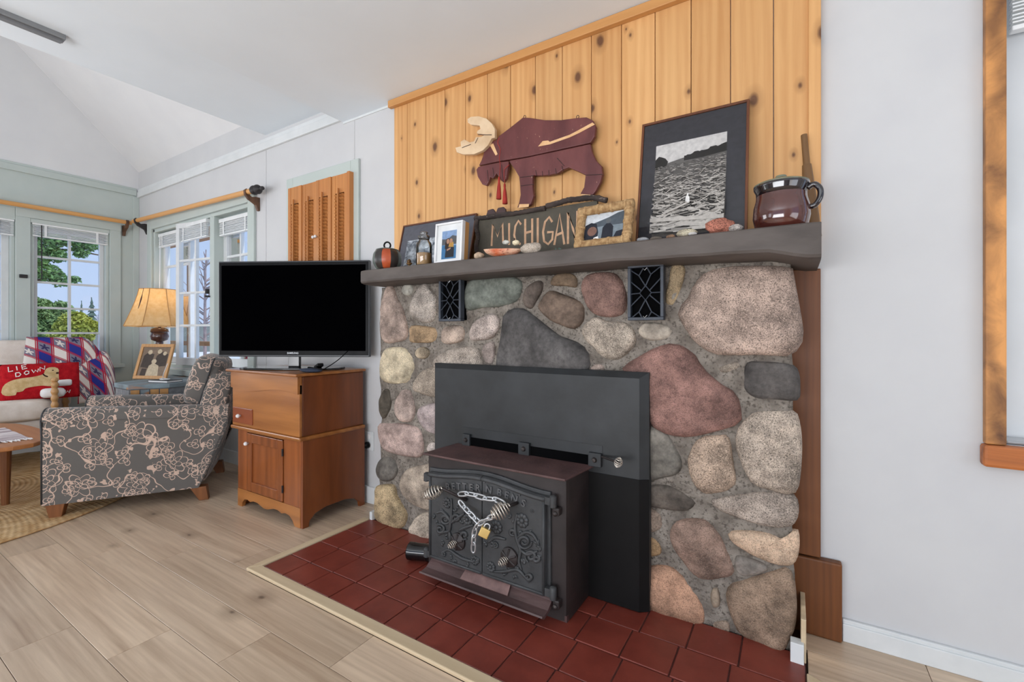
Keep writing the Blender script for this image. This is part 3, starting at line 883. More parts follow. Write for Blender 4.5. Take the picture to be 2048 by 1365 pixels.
for di, dd in enumerate(DOORS):
    a, b = dd['x0'], dd['x1']
    bm = NB()
    pts = [(a, dz0), (b, dz0)]+[(b-(b-a)*i/14, archz(b-(b-a)*i/14)) for i in range(15)]
    extr(bm, pts, lambda x, z: (x, DY, z), lambda x, z: (x, SYF-.010, z))
    door = obj('door', bm, IRON, st, bevel=.002)
    # raised rim
    bm = NB()
    tube(bm, [(b-(b-a)*i/14, DY-.001, archz(b-(b-a)*i/14)-.010) for i in range(15)], .009, 8)
    side = a+.006 if di == 0 else b-.006
    tube(bm, [(side, DY, dz0+.004), (side, DY, archz(side)-.012)], .006, 8)
    tube(bm, [(a+.004, DY, dz0+.006), (b-.004, DY, dz0+.006)], .006, 8)
    obj('rim', bm, IRON, door, smooth=True)
    bm = NB()
    for s in dd['stems']: relief_tube(bm, s, .0062, DY)
    for i, q in enumerate(dd['leaves']):
        for k in range(2): leaf(bm, q, i*1.9+k*1.3, 34, DY)
    obj('scrollwork', bm, IRON, door, smooth=True)
    for fx, fz, fr in dd['flowers']:
        bm = NB(); flower(bm, (fx, fz), fr, DY, 9)
        obj('flower', bm, IRON, door, smooth=True)
    # air dial
    c = aty(*cE(dd['dial'][:2]), DY); r = dd['dial'][2]*.29313/905*1.75
    bm = NB()
    lathe(bm, [(r, 0), (r*.97, .008), (r*.8, .012), (r*.4, .016), (.008, .02), (.008, .024), (0, .024)], (c.x, c.y, c.z), 22, axis=(0, -1, 0))
    for k in range(6):
        t = k*math.pi/3+.4
        d = Vector((math.cos(t), 0, math.sin(t)))
        tube(bm, [c+Vector((0, -.016, 0))+d*r*.25, c+Vector((0, -.012, 0))+d*r*.9], .0042, 6)
    dial = obj('air_dial', bm, IRONB, door, smooth=True, angle=40)
def coil(bm, p0, p1, rmax, turns, wire, prof=lambda t: math.sin(math.pi*(.12+.8*t))):
    p0, p1 = Vector(p0), Vector(p1); x, y = frame_axes(p1-p0)
    n = int(turns*18)
    P = []
    for i in range(n+1):
        t = i/n; a = 2*math.pi*turns*t
        P.append(p0.lerp(p1, t)+(x*math.cos(a)+y*math.sin(a))*rmax*max(.15, prof(t)))
    return tube(bm, P, wire, 6)
def spring_handle(name, tip, root, rmax, turns, wire, rod_to=None, parent=st):
    bm = NB(); coil(bm, tip, root, rmax, turns, wire)
    o = obj(name, bm, CHROME, parent, smooth=True)
    if rod_to is not None:
        bm = NB(); tube(bm, [Vector(tip).lerp(Vector(root), .3), Vector(root), Vector(rod_to)], [.004, .006, .0065], 8)
        obj('rod', bm, IRONB, o, smooth=True)
    return o
def eP(u, v, Y): return aty(*cE((u, v)), Y)
spring_handle('spring_handle', eP(168, 452, 1.340), eP(290, 402, 1.372), .025, 7, .0026, eP(455, 482, 1.415))
spring_handle('spring_handle', eP(622, 588, 1.335), eP(748, 520, 1.385), .029, 7, .0026, eP(800, 500, 1.418))
spring_handle('dial_spring', eP(328, 802, 1.372), eP(388, 768, 1.405), .0135, 5.5, .0015, eP(402, 762, 1.42))
spring_handle('dial_spring', eP(672, 920, 1.372), eP(738, 880, 1.405), .0145, 5.5, .0015, eP(752, 868, 1.42))
spring_handle('damper_handle', eP(1480, 250, 1.575), eP(1500, 195, 1.560), .014, 6, .0016, None)
bm = NB(); tube(bm, [eP(1378, 185, 1.636), eP(1495, 225, 1.568)], .0045, 8)
obj('damper_rod', bm, IRONB, st)
# hinges
for (u, v, dv, side) in ((1045, 492, 40, 1), (1045, 1118, 44, 1), (182, 322, 34, -1), (182, 838, 36, -1)):
    p = eP(u, v, DY+.004)
    h_ = dv*.29313/905*1.75
    bm = NB()
    lathe(bm, [(.0, -h_*.9), (.010, -h_*.9), (.0125, -h_*.8), (.0125, h_*.75), (.010, h_*.9), (.006, h_*1.0), (0, h_*1.05)], p, 14)
    box(bm, p.x-(.030 if side > 0 else .0), p.x+(.0 if side > 0 else .026), DY-.004, DY+.016, p.z-h_*.55, p.z+h_*.6)
    hg = obj('hinge', bm, IRON, st, smooth=True, angle=35)
    if side > 0:
        bm = NB()
        box(bm, p.x-.004, p.x+.022, DY+.004, SYF+.004, p.z-h_*2.2, p.z-h_*.9)
        obj('bracket', bm, IRONB, hg, bevel=.006)
        bm = NB(); lathe(bm, [(.009, 0), (.009, .004), (.005, .008), (0, .009)], (p.x+.008, DY+.004, p.z-h_*1.8), 12, axis=(0, -1, 0))
        obj('bolt', bm, BOLT, hg, smooth=True, angle=40)
# ash lip
bm = NB()
lp = [(1.452, .112), (1.43, .085), (1.40, .066), (1.366, .060), (1.360, .066), (1.358, .060), (1.372, .050), (1.41, .056), (1.452, .07)]
A = [bm.verts.new((-1.285, y, z)) for y, z in lp]; B = [bm.verts.new((-.722, y, z)) for y, z in lp]
n = len(lp)
bm.faces.new(A[::-1]); bm.faces.new(B)
for i in range(n):
    bm.faces.new([A[i], A[(i+1) % n], B[(i+1) % n], B[i]])
obj('ash_lip', bm, LIPM, st)
bm = NB()
hexa(bm, [(-1.10, 1.442, .099), (-.895, 1.442, .099), (-.885, 1.398, .067), (-1.105, 1.398, .067)], [(-1.10, 1.440, .103), (-.895, 1.440, .103), (-.885, 1.396, .071), (-1.105, 1.396, .071)])
obj('wear_plate', bm, pm('worn_lip', (132, 104, 100), (104, 80, 77), 20, rough=.4), st)
obj('base_plinth', bx(SX0+.02, SX1-.004, SYF+.006, 1.65, .0075, .03), RUST, st)
# lettering
def text_bm(bm, s, size, M, depth=.003):
    cu = bpy.data.curves.new('lettering', 'FONT'); cu.body = s; cu.size = size; cu.extrude = depth; cu.offset = size*.022; cu.align_x = 'CENTER'; cu.align_y = 'CENTER'; cu.resolution_u = 2
    o = bpy.data.objects.new('lettering_tmp', cu)
    COL.objects.link(o)
    dg = bpy.context.evaluated_depsgraph_get()
    me = bpy.data.meshes.new_from_object(o.evaluated_get(dg))
    bpy.data.objects.remove(o); bpy.data.curves.remove(cu)
    t = bmesh.new(); t.from_mesh(me); bpy.data.meshes.remove(me)
    vm = {}
    for v in t.verts: vm[v] = bm.verts.new(M @ v.co)
    for f in t.faces:
        try: bm.faces.new([vm[v] for v in f.verts])
        except ValueError: pass
    t.free()
STAND = Matrix.Rotation(math.pi/2, 4, 'X')
for ch, u, v, ang, sz in (('B',328,390,8,.036),('E',366,387,6,.036),('T',403,387,3,.036),('T',442,389,2,.036),('E',487,394,0,.036),('R',534,399,-1,.036),('\'',578,372,0,.034),('N',608,410,-4,.036),
                  ('B',680,430,-8,.036),('E',730,446,-10,.036),('N',782,470,-12,.036),('\'',814,462,-12,.034),('S',844,502,-14,.036)):
    p = eP(u, v, DY-.002)
    bm = NB(); text_bm(bm, ch, sz*1.05, Matrix.Translation(p) @ Matrix.Rotation(R(ang), 4, 'Y').inverted() @ STAND, .0035)
    obj('letter', bm, IRONL, st)
bm = NB(); p = eP(900, 556, DY-.001)
text_bm(bm, 'R', .009, Matrix.Translation(p) @ STAND, .001)
obj('letter', bm, IRON, st); bm = NB()
tube(bm, [p+Vector((math.cos(t/12*2*math.pi)*.0075, 0, math.sin(t/12*2*math.pi)*.0075)) for t in range(12)], .0008, 5, True)
obj('mark_ring', bm, IRON, st)

# blower pipe lying at the left of the stove
t = thing('black_pipe', 'short black steel pipe lying on red tiles left of the stove', 'pipe', (-1.42, 1.52, .008))
bm = NB()
a, b = Vector((-1.475, 1.492, .047)), Vector((-1.325, 1.545, .047)); d = (b-a).normalized()
lathe(bm, [(.028, .012), (.034, .0), (.038, .004), (.038, .03), (.0365, .034), (.0365, .125), (.038, .13), (.038, .15), (.030, .155)], a, 24, axis=d)
obj('tube', bm, GLOSSB, t, smooth=True, angle=40)
bm = NB(); lathe(bm, [(.034, .012), (0, .013)], a, 20, axis=d); obj('bore', bm, VOID, t)

# chain and padlock
ch = thing('door_chain', 'zinc chain looped between the two spring handles of the stove', 'chain', tuple(eP(500, 800, 1.36)))
def links(path, n, y0=None):
    P = [Vector(p) for p in path]
    L = [0]
    for a, b in zip(P, P[1:]): L.append(L[-1]+(b-a).length)
    step = L[-1]/n
    def at(s):
        s = max(0, min(L[-1], s))
        for i in range(len(P)-1):
            if s <= L[i+1]+1e-9: return P[i].lerp(P[i+1], (s-L[i])/max(1e-9, L[i+1]-L[i]))
        return P[-1]
    for k in range(n):
        s0 = (k+.5)*step
        c = at(s0); d = (at(s0+step*.5)-at(s0-step*.5)).normalized()
        nrm = Vector((0, -1, 0)); nrm = (nrm-d*nrm.dot(d)).normalized()
        w = d.cross(nrm)
        wv = (w*.95+nrm*.3).normalized() if k % 2 == 0 else (nrm*.9+w*.42).normalized()
        hl, hw = step*.68, .0078
        pts = []
        for i in range(20):
            t = 2*math.pi*i/20
            ex = math.copysign(abs(math.cos(t))**.7, math.cos(t)); ey = math.copysign(abs(math.sin(t))**.9, math.sin(t))
            pts.append(c+d*hl*ex+wv*hw*ey)
        bm = NB(); tube(bm, pts, .0034, 8, True)
        obj('link', bm, STEEL, ch, smooth=True)
links([eP(405, 440, 1.400), eP(470, 436, 1.392), eP(580, 468, 1.388), eP(660, 478, 1.385), eP(705, 505, 1.380)], 5)
links([eP(408, 492, 1.398), eP(440, 530, 1.392), eP(500, 595, 1.388), eP(545, 640, 1.385)], 4)
links([eP(640, 588, 1.365), eP(575, 622, 1.372), eP(525, 655, 1.376), eP(505, 715, 1.38), eP(500, 830, 1.385)], 7)
pl = thing('padlock', 'small brass padlock hanging from the chain on the stove doors', 'padlock', tuple(eP(580, 740, 1.375)))
c = eP(578, 700, 1.372); c2 = c+Vector((0, 0, 0))
bm = NB(); box(bm, -.019, .019, -.009, .009, -.019, .017)
rot_bm(bm, Matrix.Translation(c) @ Matrix.Rotation(R(24), 4, 'Z') @ Matrix.Rotation(R(24), 4, 'Y'))
obj('body', bm, BRASS, pl, bevel=.003)
bm = NB()
sh = [(-.010, .014), (-.010, .024), (-.007, .031), (0, .034), (.007, .031), (.010, .024), (.010, .014)]
MM = Matrix.Translation(c) @ Matrix.Rotation(R(24), 4, 'Z') @ Matrix.Rotation(R(24), 4, 'Y')
tube(bm, smooth_open([MM @ Vector((x, 0, z)) for x, z in sh], 4), .003, 8)
obj('shackle', bm, STEEL, pl, smooth=True)

# ------------------------------------------------------------------ windows
def sash(parent, T, a0, a1, z0, z1, cols, rows_, d0=.0, dep=.035, fr=.035, mun=.014, mat=TRIMW, name='sash'):
    # T(a, d, z) -> world ; d grows outwards
    def B(bm, p0, p1, q0, q1, r0, r1):
        A = [T(p0, q0, r0), T(p1, q0, r0), T(p1, q1, r0), T(p0, q1, r0)]
        C_ = [T(p0, q0, r1), T(p1, q0, r1), T(p1, q1, r1), T(p0, q1, r1)]
        hexa(bm, A, C_)
    bm = NB()
    B(bm, a0, a1, d0, d0+dep, z0, z0+fr*1.4); B(bm, a0, a1, d0, d0+dep, z1-fr, z1)
    B(bm, a0, a0+fr, d0, d0+dep, z0+fr*1.4, z1-fr); B(bm, a1-fr, a1, d0, d0+dep, z0+fr*1.4, z1-fr)
    s_ = obj(name, bm, mat, parent, bevel=.003)
    zi0, zi1, ai0, ai1 = z0+fr*1.4, z1-fr, a0+fr, a1-fr
    for i in range(1, cols):
        a = ai0+(ai1-ai0)*i/cols
        bm = NB(); B(bm, a-mun/2, a+mun/2, d0+.006, d0+dep-.006, zi0, zi1); obj('muntin', bm, mat, s_)
    for j in range(1, rows_):
        z = zi0+(zi1-zi0)*j/rows_
        bm = NB(); B(bm, ai0, ai1, d0+.005, d0+dep-.007, z-mun/2, z+mun/2); obj('muntin', bm, mat, s_)
    for i in range(cols):
        for j in range(rows_):
            p, q = ai0+(ai1-ai0)*i/cols, ai0+(ai1-ai0)*(i+1)/cols
            r0, r1 = zi0+(zi1-zi0)*j/rows_, zi0+(zi1-zi0)*(j+1)/rows_
            bm = NB(); bm.faces.new([bm.verts.new(T(*x)) for x in ((p, d0+dep/2, r0), (q, d0+dep/2, r0), (q, d0+dep/2, r1), (p, d0+dep/2, r1))])
            obj('pane', bm, PGLASS, s_)
    return s_
def boards(parent, T, rects, mat, name='casing', bev=.004):
    for (p0, p1, q0, q1, r0, r1) in rects:
        bm = NB()
        hexa(bm, [T(p0, q0, r0), T(p1, q0, r0), T(p1, q1, r0), T(p0, q1, r0)], [T(p0, q0, r1), T(p1, q0, r1), T(p1, q1, r1), T(p0, q1, r1)])
        obj(name, bm, mat, parent, bevel=bev)
TL = lambda a, d, z: (LX-d, a, z)          # left wall
TB = lambda a, d, z: (a, WY+d, z)          # back wall
def blind(T, a0, a1, ztop, drop, label, d=.0, wand=None, cords=()):
    # raised slat blind: head rail, stack of slats, cords
    P = Vector(T((a0+a1)/2, d, ztop-drop))
    t = thing('window_blind', label, 'blind', tuple(P), group='raised white blinds')
    def B(p0, p1, q0, q1, r0, r1):
        return hexa(NB(), [T(p0, q0, r0), T(p1, q0, r0), T(p1, q1, r0), T(p0, q1, r0)], [T(p0, q0, r1), T(p1, q0, r1), T(p1, q1, r1), T(p0, q1, r1)])
    obj('head_rail', B(a0, a1, d-.036, d-.002, ztop-.03, ztop), BLIND, t, bevel=.002)
    n = max(4, int((drop-.045)/.011)); zz = ztop-.034
    for i in range(n):
        obj('slat', B(a0+.004, a1-.004, d-.032+random.uniform(-.002, .002), d-.006, zz-.0065, zz-.002), BLIND, t)
        zz -= (drop-.05)/n
    obj('bottom_rail', B(a0+.003, a1-.003, d-.034, d-.004, ztop-drop, ztop-drop+.014), BLIND, t, bevel=.003)
    for c in (.16, .84):
        a = a0+(a1-a0)*c
        obj('ladder_tape', B(a-.008, a+.008, d-.038, d-.034, ztop-drop, ztop-.03), BLIND, t)
    if wand:
        a, zb, m_ = wand
        bm = NB(); tube(bm, [T(a, d-.045, ztop-.03), T(a, d-.05, zb)], .004, 6); obj('wand', bm, m_, t)
    for a, zb in cords:
        bm = NB(); tube(bm, [T(a, d-.04, ztop-.03), T(a+.004, d-.043, (ztop+zb)/2), T(a, d-.04, zb)], .003, 6); obj('cord', bm, BLIND, t)
    return t

w1 = thing('window_1', None, None, (LX, 1.39, .74), kind='structure')
boards(w1, TL, [(1.125, 1.15, 0, .13, .74, 1.985), (1.63, 1.655, 0, .13, .74, 1.985), (1.15, 1.63, 0, .13, 1.96, 1.985), (1.15, 1.63, 0, .13, .74, .765)], SAGE, 'jamb')
sash(w1, TL, 1.15, 1.63, .765, 1.96, 2, 5, .05, .04, .03, .018)
boards(w1, TL, [(1.655, 1.74, -.02, .0, .70, 2.09), (1.035, 1.125, -.02, 0, .70, 2.07), (1.035, 1.74, -.028, -.02, 2.02, 2.09), (.36, 1.035, -.02, 0, 1.985, 2.09), (1.125, 1.655, -.02, 0, 1.985, 2.02), (.36, 1.76, -.06, 0, .70, .735)], SAGE)
boards(w1, TL, [(1.055, 1.105, -.034, -.02, 1.50, 1.53)], IRONBR, 'latch')
w2 = thing('window_2', None, None, (LX, .74, .74), kind='structure')
boards(w2, TL, [(.45, .475, 0, .13, .74, 1.985), (1.01, 1.035, 0, .13, .74, 1.985), (.475, 1.01, 0, .13, 1.96, 1.985)], SAGE, 'jamb')
sash(w2, TL, .475, 1.01, .765, 1.96, 2, 5, .05, .04, .045, .018)
blind(TL, 1.135, 1.645, 2.0, .13, 'raised white blind with a dark wand in the full left wall window', .02, (1.19, 1.50, IRONBR))
blind(TL, .46, 1.03, 2.0, .15, 'raised white blind in the cut off window at the left edge', .02)

w3 = thing('window_3', None, None, (-4.4, WY, .72), kind='structure')
boards(w3, TB, [(BWX0, BWX0+.03, 0, .13, .72, 2.03), (BWX1-.03, BWX1, 0, .13, .72, 2.03), (BWX0, BWX1, 0, .13, 2.0, 2.03), (BWX0, BWX1, 0, .13, .72, .75), (-4.14, -4.07, -.004, .13, .75, 2.0)], SAGE, 'jamb')
boards(w3, TB, [(BWX0-.09, BWX0, -.02, 0, .66, 2.13), (BWX1, BWX1+.09, -.02, 0, .66, 2.13), (BWX0, BWX1, -.02, 0, 2.03, 2.13), (BWX0-.1, BWX1+.1, -.06, 0, .66, .71)], SAGE)
sash(w3, TB, BWX0+.03, -4.655, .75, 2.0, 2, 4, .07, .04, .04, .018)
# right leaf of the first pair swung a little inwards
def TSW(a, d, z, px=-4.14, ang=R(9)):
    da = a-px
    return (px+da*math.cos(ang)-d*math.sin(ang), WY+.045+da*math.sin(ang)+d*math.cos(ang), z)
sw = sash(w3, TSW, -4.66, -4.145, .75, 2.0, 2, 4, -.01, .04, .045, .018, name='sash')
sash(w3, TB, -4.07, BWX1-.03, .75, 2.0, 2, 4, .07, .04, .05, .018)
boards(w3, TB, [(-4.165, -4.145, -.03, .0, 1.36, 1.40), (-4.15, -4.13, -.04, -.0, 1.33, 1.345)], IRONBR, 'latch')
boards(w3, TB, [(-4.64, -4.63, -.035, -.01, .95, 1.05)], IRONBR, 'pull')
blind(TB, BWX0+.04, -4.66, 1.985, .13, 'raised white blind nearest the room corner above the lamp', .06, (-5.13, 1.38, BLIND), ((-4.70, 1.40),))
blind(TB, -4.64, -4.16, 1.99, .15, 'raised white blind in the middle sash above the television', .012)
blind(TB, -4.05, BWX1-.035, 1.975, .14, 'raised white blind on the right sash next to the rod bracket', .06)

# shuttered opening
w4 = thing('window_4', None, None, (-2.65, WY, 1.2), kind='structure')
boards(w4, TB, [(-3.025, -2.95, -.018, 0, 1.15, 2.11), (-2.345, -2.272, -.018, 0, 1.15, 2.11), (-2.95, -2.345, -.018, 0, 2.03, 2.11)], SAGE)
boards(w4, TB, [(-2.95, -2.345, .09, .12, 1.2, 2.03)], WHITE, 'backing')
SA = [-2.965, -2.81, -2.655, -2.50, -2.345]
for i in range(4):
    a, b = SA[i], SA[i+1]
    t = thing('louvre_shutter', ['hinged pine louvre shutter panel nearest the window', 'pine louvre shutter panel with the left white knob', 'pine louvre shutter panel with the right white knob', 'pine louvre shutter panel nearest the fireplace'][i], 'shutter', ((a+b)/2, WY-.03, 1.2), group='louvre shutters')
    y0, y1 = WY-.045+.006*(i % 2), WY-.020+.006*(i % 2)
    z0, z1 = 1.2, 2.03
    w = .034
    obj('stile', bx(a+.001, a+w, y0, y1, z0, z1), SHUT, t, bevel=.003)
    obj('stile', bx(b-w, b-.001, y0, y1, z0, z1), SHUT, t, bevel=.003)
    obj('rail', bx(a+w, b-w, y0+.002, y1-.002, z1-.115, z1), SHUT, t, bevel=.002)
    obj('rail', bx(a+w, b-w, y0+.002, y1-.002, z0, z0+.10), SHUT, t, bevel=.002)
    zz = z0+.10
    while zz < z1-.125:
        bm = NB(); m_ = (a+b)/2
        hexa(bm, [(a+w, y1, zz), (b-w, y1, zz), (b-w, y1-.003, zz-.003), (a+w, y1-.003, zz-.003)], [(a+w, y0-.004, zz+.020), (b-w, y0-.004, zz+.020), (b-w, y0-.007, zz+.017), (a+w, y0-.007, zz+.017)])
        obj('slat', bm, SHUT, t)
        zz += .0225
    obj('tilt_rod', bx((a+b)/2-.005, (a+b)/2+.005, y0-.016, y0-.005, z0+.11, z1-.09), SHUT, t, bevel=.001)
    if i in (1, 2):
        kx = SA[2]+(-.016 if i == 1 else .018)
        bm = NB(); lathe(bm, [(.004, 0), (.004, .008), (.009, .012), (.010, .018), (.006, .023), (0, .024)], (kx, y0, 1.66), 14, axis=(0, -1, 0))
        obj('knob', bm, LINEN, t, smooth=True)
bm = NB(); box(bm, -2.339, -2.315, WY-.05, WY-.014, 1.2, 2.03)
obj('edge_board', bm, SHUT, t, bevel=.002)

# right-hand window with charred trim
w5 = thing('window_5', None, None, (1.0, WY, .7), kind='structure')
obj('casing', bx(.481, .525, 1.858, WY-.0005, .705, 2.3), CHAR, w5, bevel=.004)
obj('casing', bx(1.5, 1.545, 1.858, WY-.0005, .705, 2.3), CHAR, w5, bevel=.004)
obj('casing', bx(.525, 1.5, 1.858, WY-.0005, 2.2, 2.3), CHARX, w5, bevel=.004)
obj('sill', bx(.474, 1.6, 1.845, WY-.0005, .640, .704), CHARX, w5, bevel=.008)
JW = pm('jamb_white', (214, 216, 217), (206, 208, 209), 3, rough=.5)
boards(w5, TB, [(.525, .53, 0, .14, .705, 2.2), (.525, 1.5, .10, .14, .705, .76), (.525, .60, .08, .14, .705, 2.2)], JW, 'jamb')
boards(w5, TB, [(.53, 1.5, .0, .10, .706, .716)], pm('sill_metal', (168, 170, 172), None, 8, rough=.35, metal=.4), 'stool')
sash(w5, TB, .60, 1.5, .76, 2.2, 1, 2, .09, .03, .05, .02)
blind(TB, .545, 1.48, 2.16, .24, 'raised white blind in the charred wood trimmed window', .05)

# ------------------------------------------------------------------ curtain rods
cr = thing('curtain_rod', 'pine curtain rod above the back wall window beside the shutters', 'curtain rod', (-4.3, 1.80, 2.1))
bm = NB(); cyl(bm, (-5.44, 1.80, 2.118), (-3.33, 1.80, 2.066), .019, None, 16); obj('pole', bm, RODW, cr, smooth=True, angle=40)
bm = NB(); lathe(bm, [(.019, 0), (.030, .006), (.034, .02), (.026, .034), (.016, .04), (.028, .052), (.034, .066), (.026, .082), (.010, .088), (.009, .11), (.015, .118), (.013, .13), (0, .133)], (-3.33, 1.80, 2.066), 18, axis=(1, 0, -.02))
obj('finial', bm, IRONBR, cr, smooth=True)
def bracket(x, y, z, m_, ax):
    # scrolled wall bracket with a cupped arm
    bm = NB()
    pr = [(.0, -.10), (.0, .0), (.0, .02), (.03, .02), (.03, .0), (.06, -.008), (.075, .004), (.08, .03), (.098, .045), (.112, .03), (.108, .0), (.085, -.03), (.055, -.045), (.030, -.06), (.014, -.10)]
    pr = pr[:2]+pr[4:]
    if ax == 'y': fa = lambda d, h: (x-.012, WY-d, z+h); fb = lambda d, h: (x+.012, WY-d, z+h)
    else: fa = lambda d, h: (LX+d, y-.012, z+h); fb = lambda d, h: (LX+d, y+.012, z+h)
    extr(bm, pr, fa, fb)
    return bm
obj('bracket', bracket(-3.40, 0, 2.045, BRACKB, 'y'), BRACKB, cr, bevel=.003)
obj('bracket', bracket(-5.36, 0, 2.095, IRONBR, 'y'), IRONBR, cr, bevel=.003)
cr2 = thing('curtain_rod', 'pine curtain rod above the left wall windows', 'curtain rod', (-5.5, 1.0, 2.1))
bm = NB(); cyl(bm, (LX+.085, -.4, 2.10), (LX+.085, 1.80, 2.108), .019, None, 16); obj('pole', bm, RODY, cr2, smooth=True, angle=40)
obj('bracket', bracket(0, 1.765, 2.085, BRACKB, 'x'), BRACKB, cr2, bevel=.003)

# ceiling track light on the header
tl = thing('ceiling_strip', 'slim grey metal light strip on the ceiling header', 'light strip', (-3.07, .4, 2.46))
obj('channel', bx(-3.09, -3.035, -.4, .735, 2.472, 2.497), pm('strip_metal', (150, 152, 154), None, 8, rough=.4, metal=.5), tl, bevel=.002)
obj('rail', bx(-3.078, -3.047, -.4, .725, 2.462, 2.472), pm('strip_dark', (120, 122, 124), None, 8, rough=.4), tl)

# outlet with plug
ol = thing('wall_outlet', 'white wall outlet behind the pine cabinet beside the fireplace', 'outlet', (-2.19, WY, .33))
obj('plate', bx(-2.225, -2.15, WY-.006, WY, .318, .432), TRIMW, ol, bevel=.002)
for zz in (.348, .402):
    bm = NB(); lathe(bm, [(.017, 0), (.016, .003), (0, .003)], (-2.187, WY-.006, zz), 16, axis=(0, -1, 0)); obj('socket', bm, LINEN, ol)
pg = thing('power_plug', 'black plug and cord in the outlet behind the cabinet', 'plug', (-2.2, WY-.03, .34))
bm = NB(); lathe(bm, [(.018, 0), (.020, .012), (.015, .028), (.006, .034), (0, .034)], (-2.187, WY-.009, .352), 14, axis=(-.3, -1, 0)); obj('plug_body', bm, BLACK, pg, smooth=True)
bm = NB(); tube(bm, smooth_open([(-2.195, WY-.04, .352), (-2.22, WY-.055, .37), (-2.27, WY-.04, .40), (-2.35, WY-.03, .38), (-2.45, WY-.03, .2), (-2.6, WY-.03, .02)], 5), .004, 6); obj('cord', bm, BLACK, pg, smooth=True)

# ------------------------------------------------------------------ pine cabinet
cb = thing('dry_sink_cabinet', 'honey pine dry sink cabinet with small drawer and panelled door', 'cabinet', (-2.53, 1.62, 0))
KX0, KX1, KYF, KYB = -2.825, -2.185, 1.440, 1.845
CH = .815
# lower case with scalloped skirt
obj('side_panel', bx(KX0, KX0+.02, KYF+.02, KYB, .0, .465), CABS, cb, bevel=.003)
bm = NB()
pts = [(KYF, .0), (KYF+.035, .0), (KYF+.04, .03), (KYF+.075, .06), (KYF+.14, .075), (KYB-.14, .075), (KYB-.075, .06), (KYB-.04, .03), (KYB-.035, 0), (KYB, 0), (KYB, .465), (KYF, .465)]
extr(bm, pts, lambda y, z: (KX1-.02, y, z), lambda y, z: (KX1, y, z))
obj('side_panel', bm, CABS, cb, bevel=.002)
obj('back_panel', bx(KX0+.02, KX1-.02, KYB-.012, KYB, .06, .80), CABS, cb)
obj('floor_panel', bx(KX0+.02, KX1-.02, KYF+.02, KYB-.012, .08, .095), CABS, cb)
obj('front_stile', bx(KX0, KX0+.10, KYF, KYF+.02, .105, .462), CABV, cb, bevel=.002)
obj('front_stile', bx(KX1-.17, KX1-.02, KYF, KYF+.02, .105, .462), CABV, cb, bevel=.002)
obj('front_rail', bx(KX0+.10, KX1-.17, KYF, KYF+.02, .45, .465), CABW, cb)
bm = NB()
L_ = KX1-KX0-.02
sk = [(0, 0), (.045, 0), (.05, .025), (.075, .048), (.105, .052), (.135, .044), (.17, .054), (.21, .054), (.245, .044), (.275, .036), (.31, .036), (.34, .044), (.375, .054), (.415, .054), (.45, .044), (.485, .052), (.52, .048), (.55, .028), (.565, .006), (.57, 0), (L_, 0), (L_, .105), (0, .105)]
extr(bm, sk, lambda x, z: (KX0+x, KYF-.002, z), lambda x, z: (KX0+x, KYF+.02, z))
obj('skirt', bm, CABW, cb, bevel=.0015)
d0, d1 = KX0+.105, KX1-.175
bm = NB(); box(bm, d0, d0+.05, KYF-.006, KYF+.014, .11, .446); box(bm, d1-.05, d1, KYF-.006, KYF+.014, .11, .446)
box(bm, d0+.05, d1-.05, KYF-.006, KYF+.014, .392, .446); box(bm, d0+.05, d1-.05, KYF-.006, KYF+.014, .11, .165)
dr = obj('door', bm, CABV, cb, bevel=.003)
obj('door_panel', bx(d0+.05, d1-.05, KYF+.003, KYF+.011, .165, .392), CABV, dr)
def knob(p, parent, r=.011):
    bm = NB(); lathe(bm, [(.005, 0), (.005, .008), (r, .013), (r*1.05, .019), (r*.7, .025), (0, .027)], p, 16, axis=(0, -1, 0))
    obj('knob', bm, LINEN, parent, smooth=True)
knob((d0+.022, KYF-.006, .388), dr)
for zz in (.18, .38):
    obj('hinge', bx(d1-.004, d1+.004, KYF-.009, KYF-.002, zz-.02, zz+.02), IRONBR, dr)
# moulding between the cases
obj('moulding', bx(KX0-.045, KX1+.008, KYF-.022, KYB, .462, .482), CABW, cb, bevel=.006)
# upper case
U0, U1, UF = KX0-.04, KX1-.012, KYF-.012
obj('upper_side', bx(U1-.018, U1, UF+.018, KYB, .482, .80), CABS, cb, bevel=.004)
obj('upper_side', bx(U0, U0+.018, UF+.018, KYB, .482, .80), CABS, cb, bevel=.004)
obj('upper_front', bx(U0, U1, UF, UF+.018, .482, .76), CABW, cb, bevel=.004)
dw = obj('drawer', bx(U0+.015, U0+.225, UF-.006, UF+.010, .500, .590), CABD, cb, bevel=.003)
knob((U0+.105, UF-.006, .545), dw)
bm = NB()
n = 40
pts = [(U0, .80)]
bot = []
for i in range(n+1):
    t = i/n; x = U0+(U1-U0)*t
    zz = .715-.012*math.sin(2*math.pi*t*1.0)-.006
    bot.append((x, zz))
bowf = lambda x: UF-.010-.010*math.sin(math.pi*2*(x-U0)/(U1-U0))
A = []; 
for (x, zz) in bot:
    A.append([bm.verts.new((x, bowf(x), zz)), bm.verts.new((x, bowf(x), .802)), bm.verts.new((x, UF+.014, .802)), bm.verts.new((x, UF+.014, zz))])
for p, q in zip(A, A[1:]):
    for k in range(4):
        bm.faces.new([p[k], q[k], q[(k+1) % 4], p[(k+1) % 4]])
bm.faces.new(A[0]); bm.faces.new(A[-1])
obj('splash_front', bm, CABW, cb, smooth=True, angle=40)
bm = NB()
pts = [(U0-.02, UF-.032), (U1+.02, UF-.032), (U1+.02, KYB+.005), (U0-.02, KYB+.005)]
extr(bm, pts, lambda x, y: (x, y, .802), lambda x, y: (x, y, CH+.003))
obj('top', bm, CABW, cb, bevel=.006)
CT = CH+.003

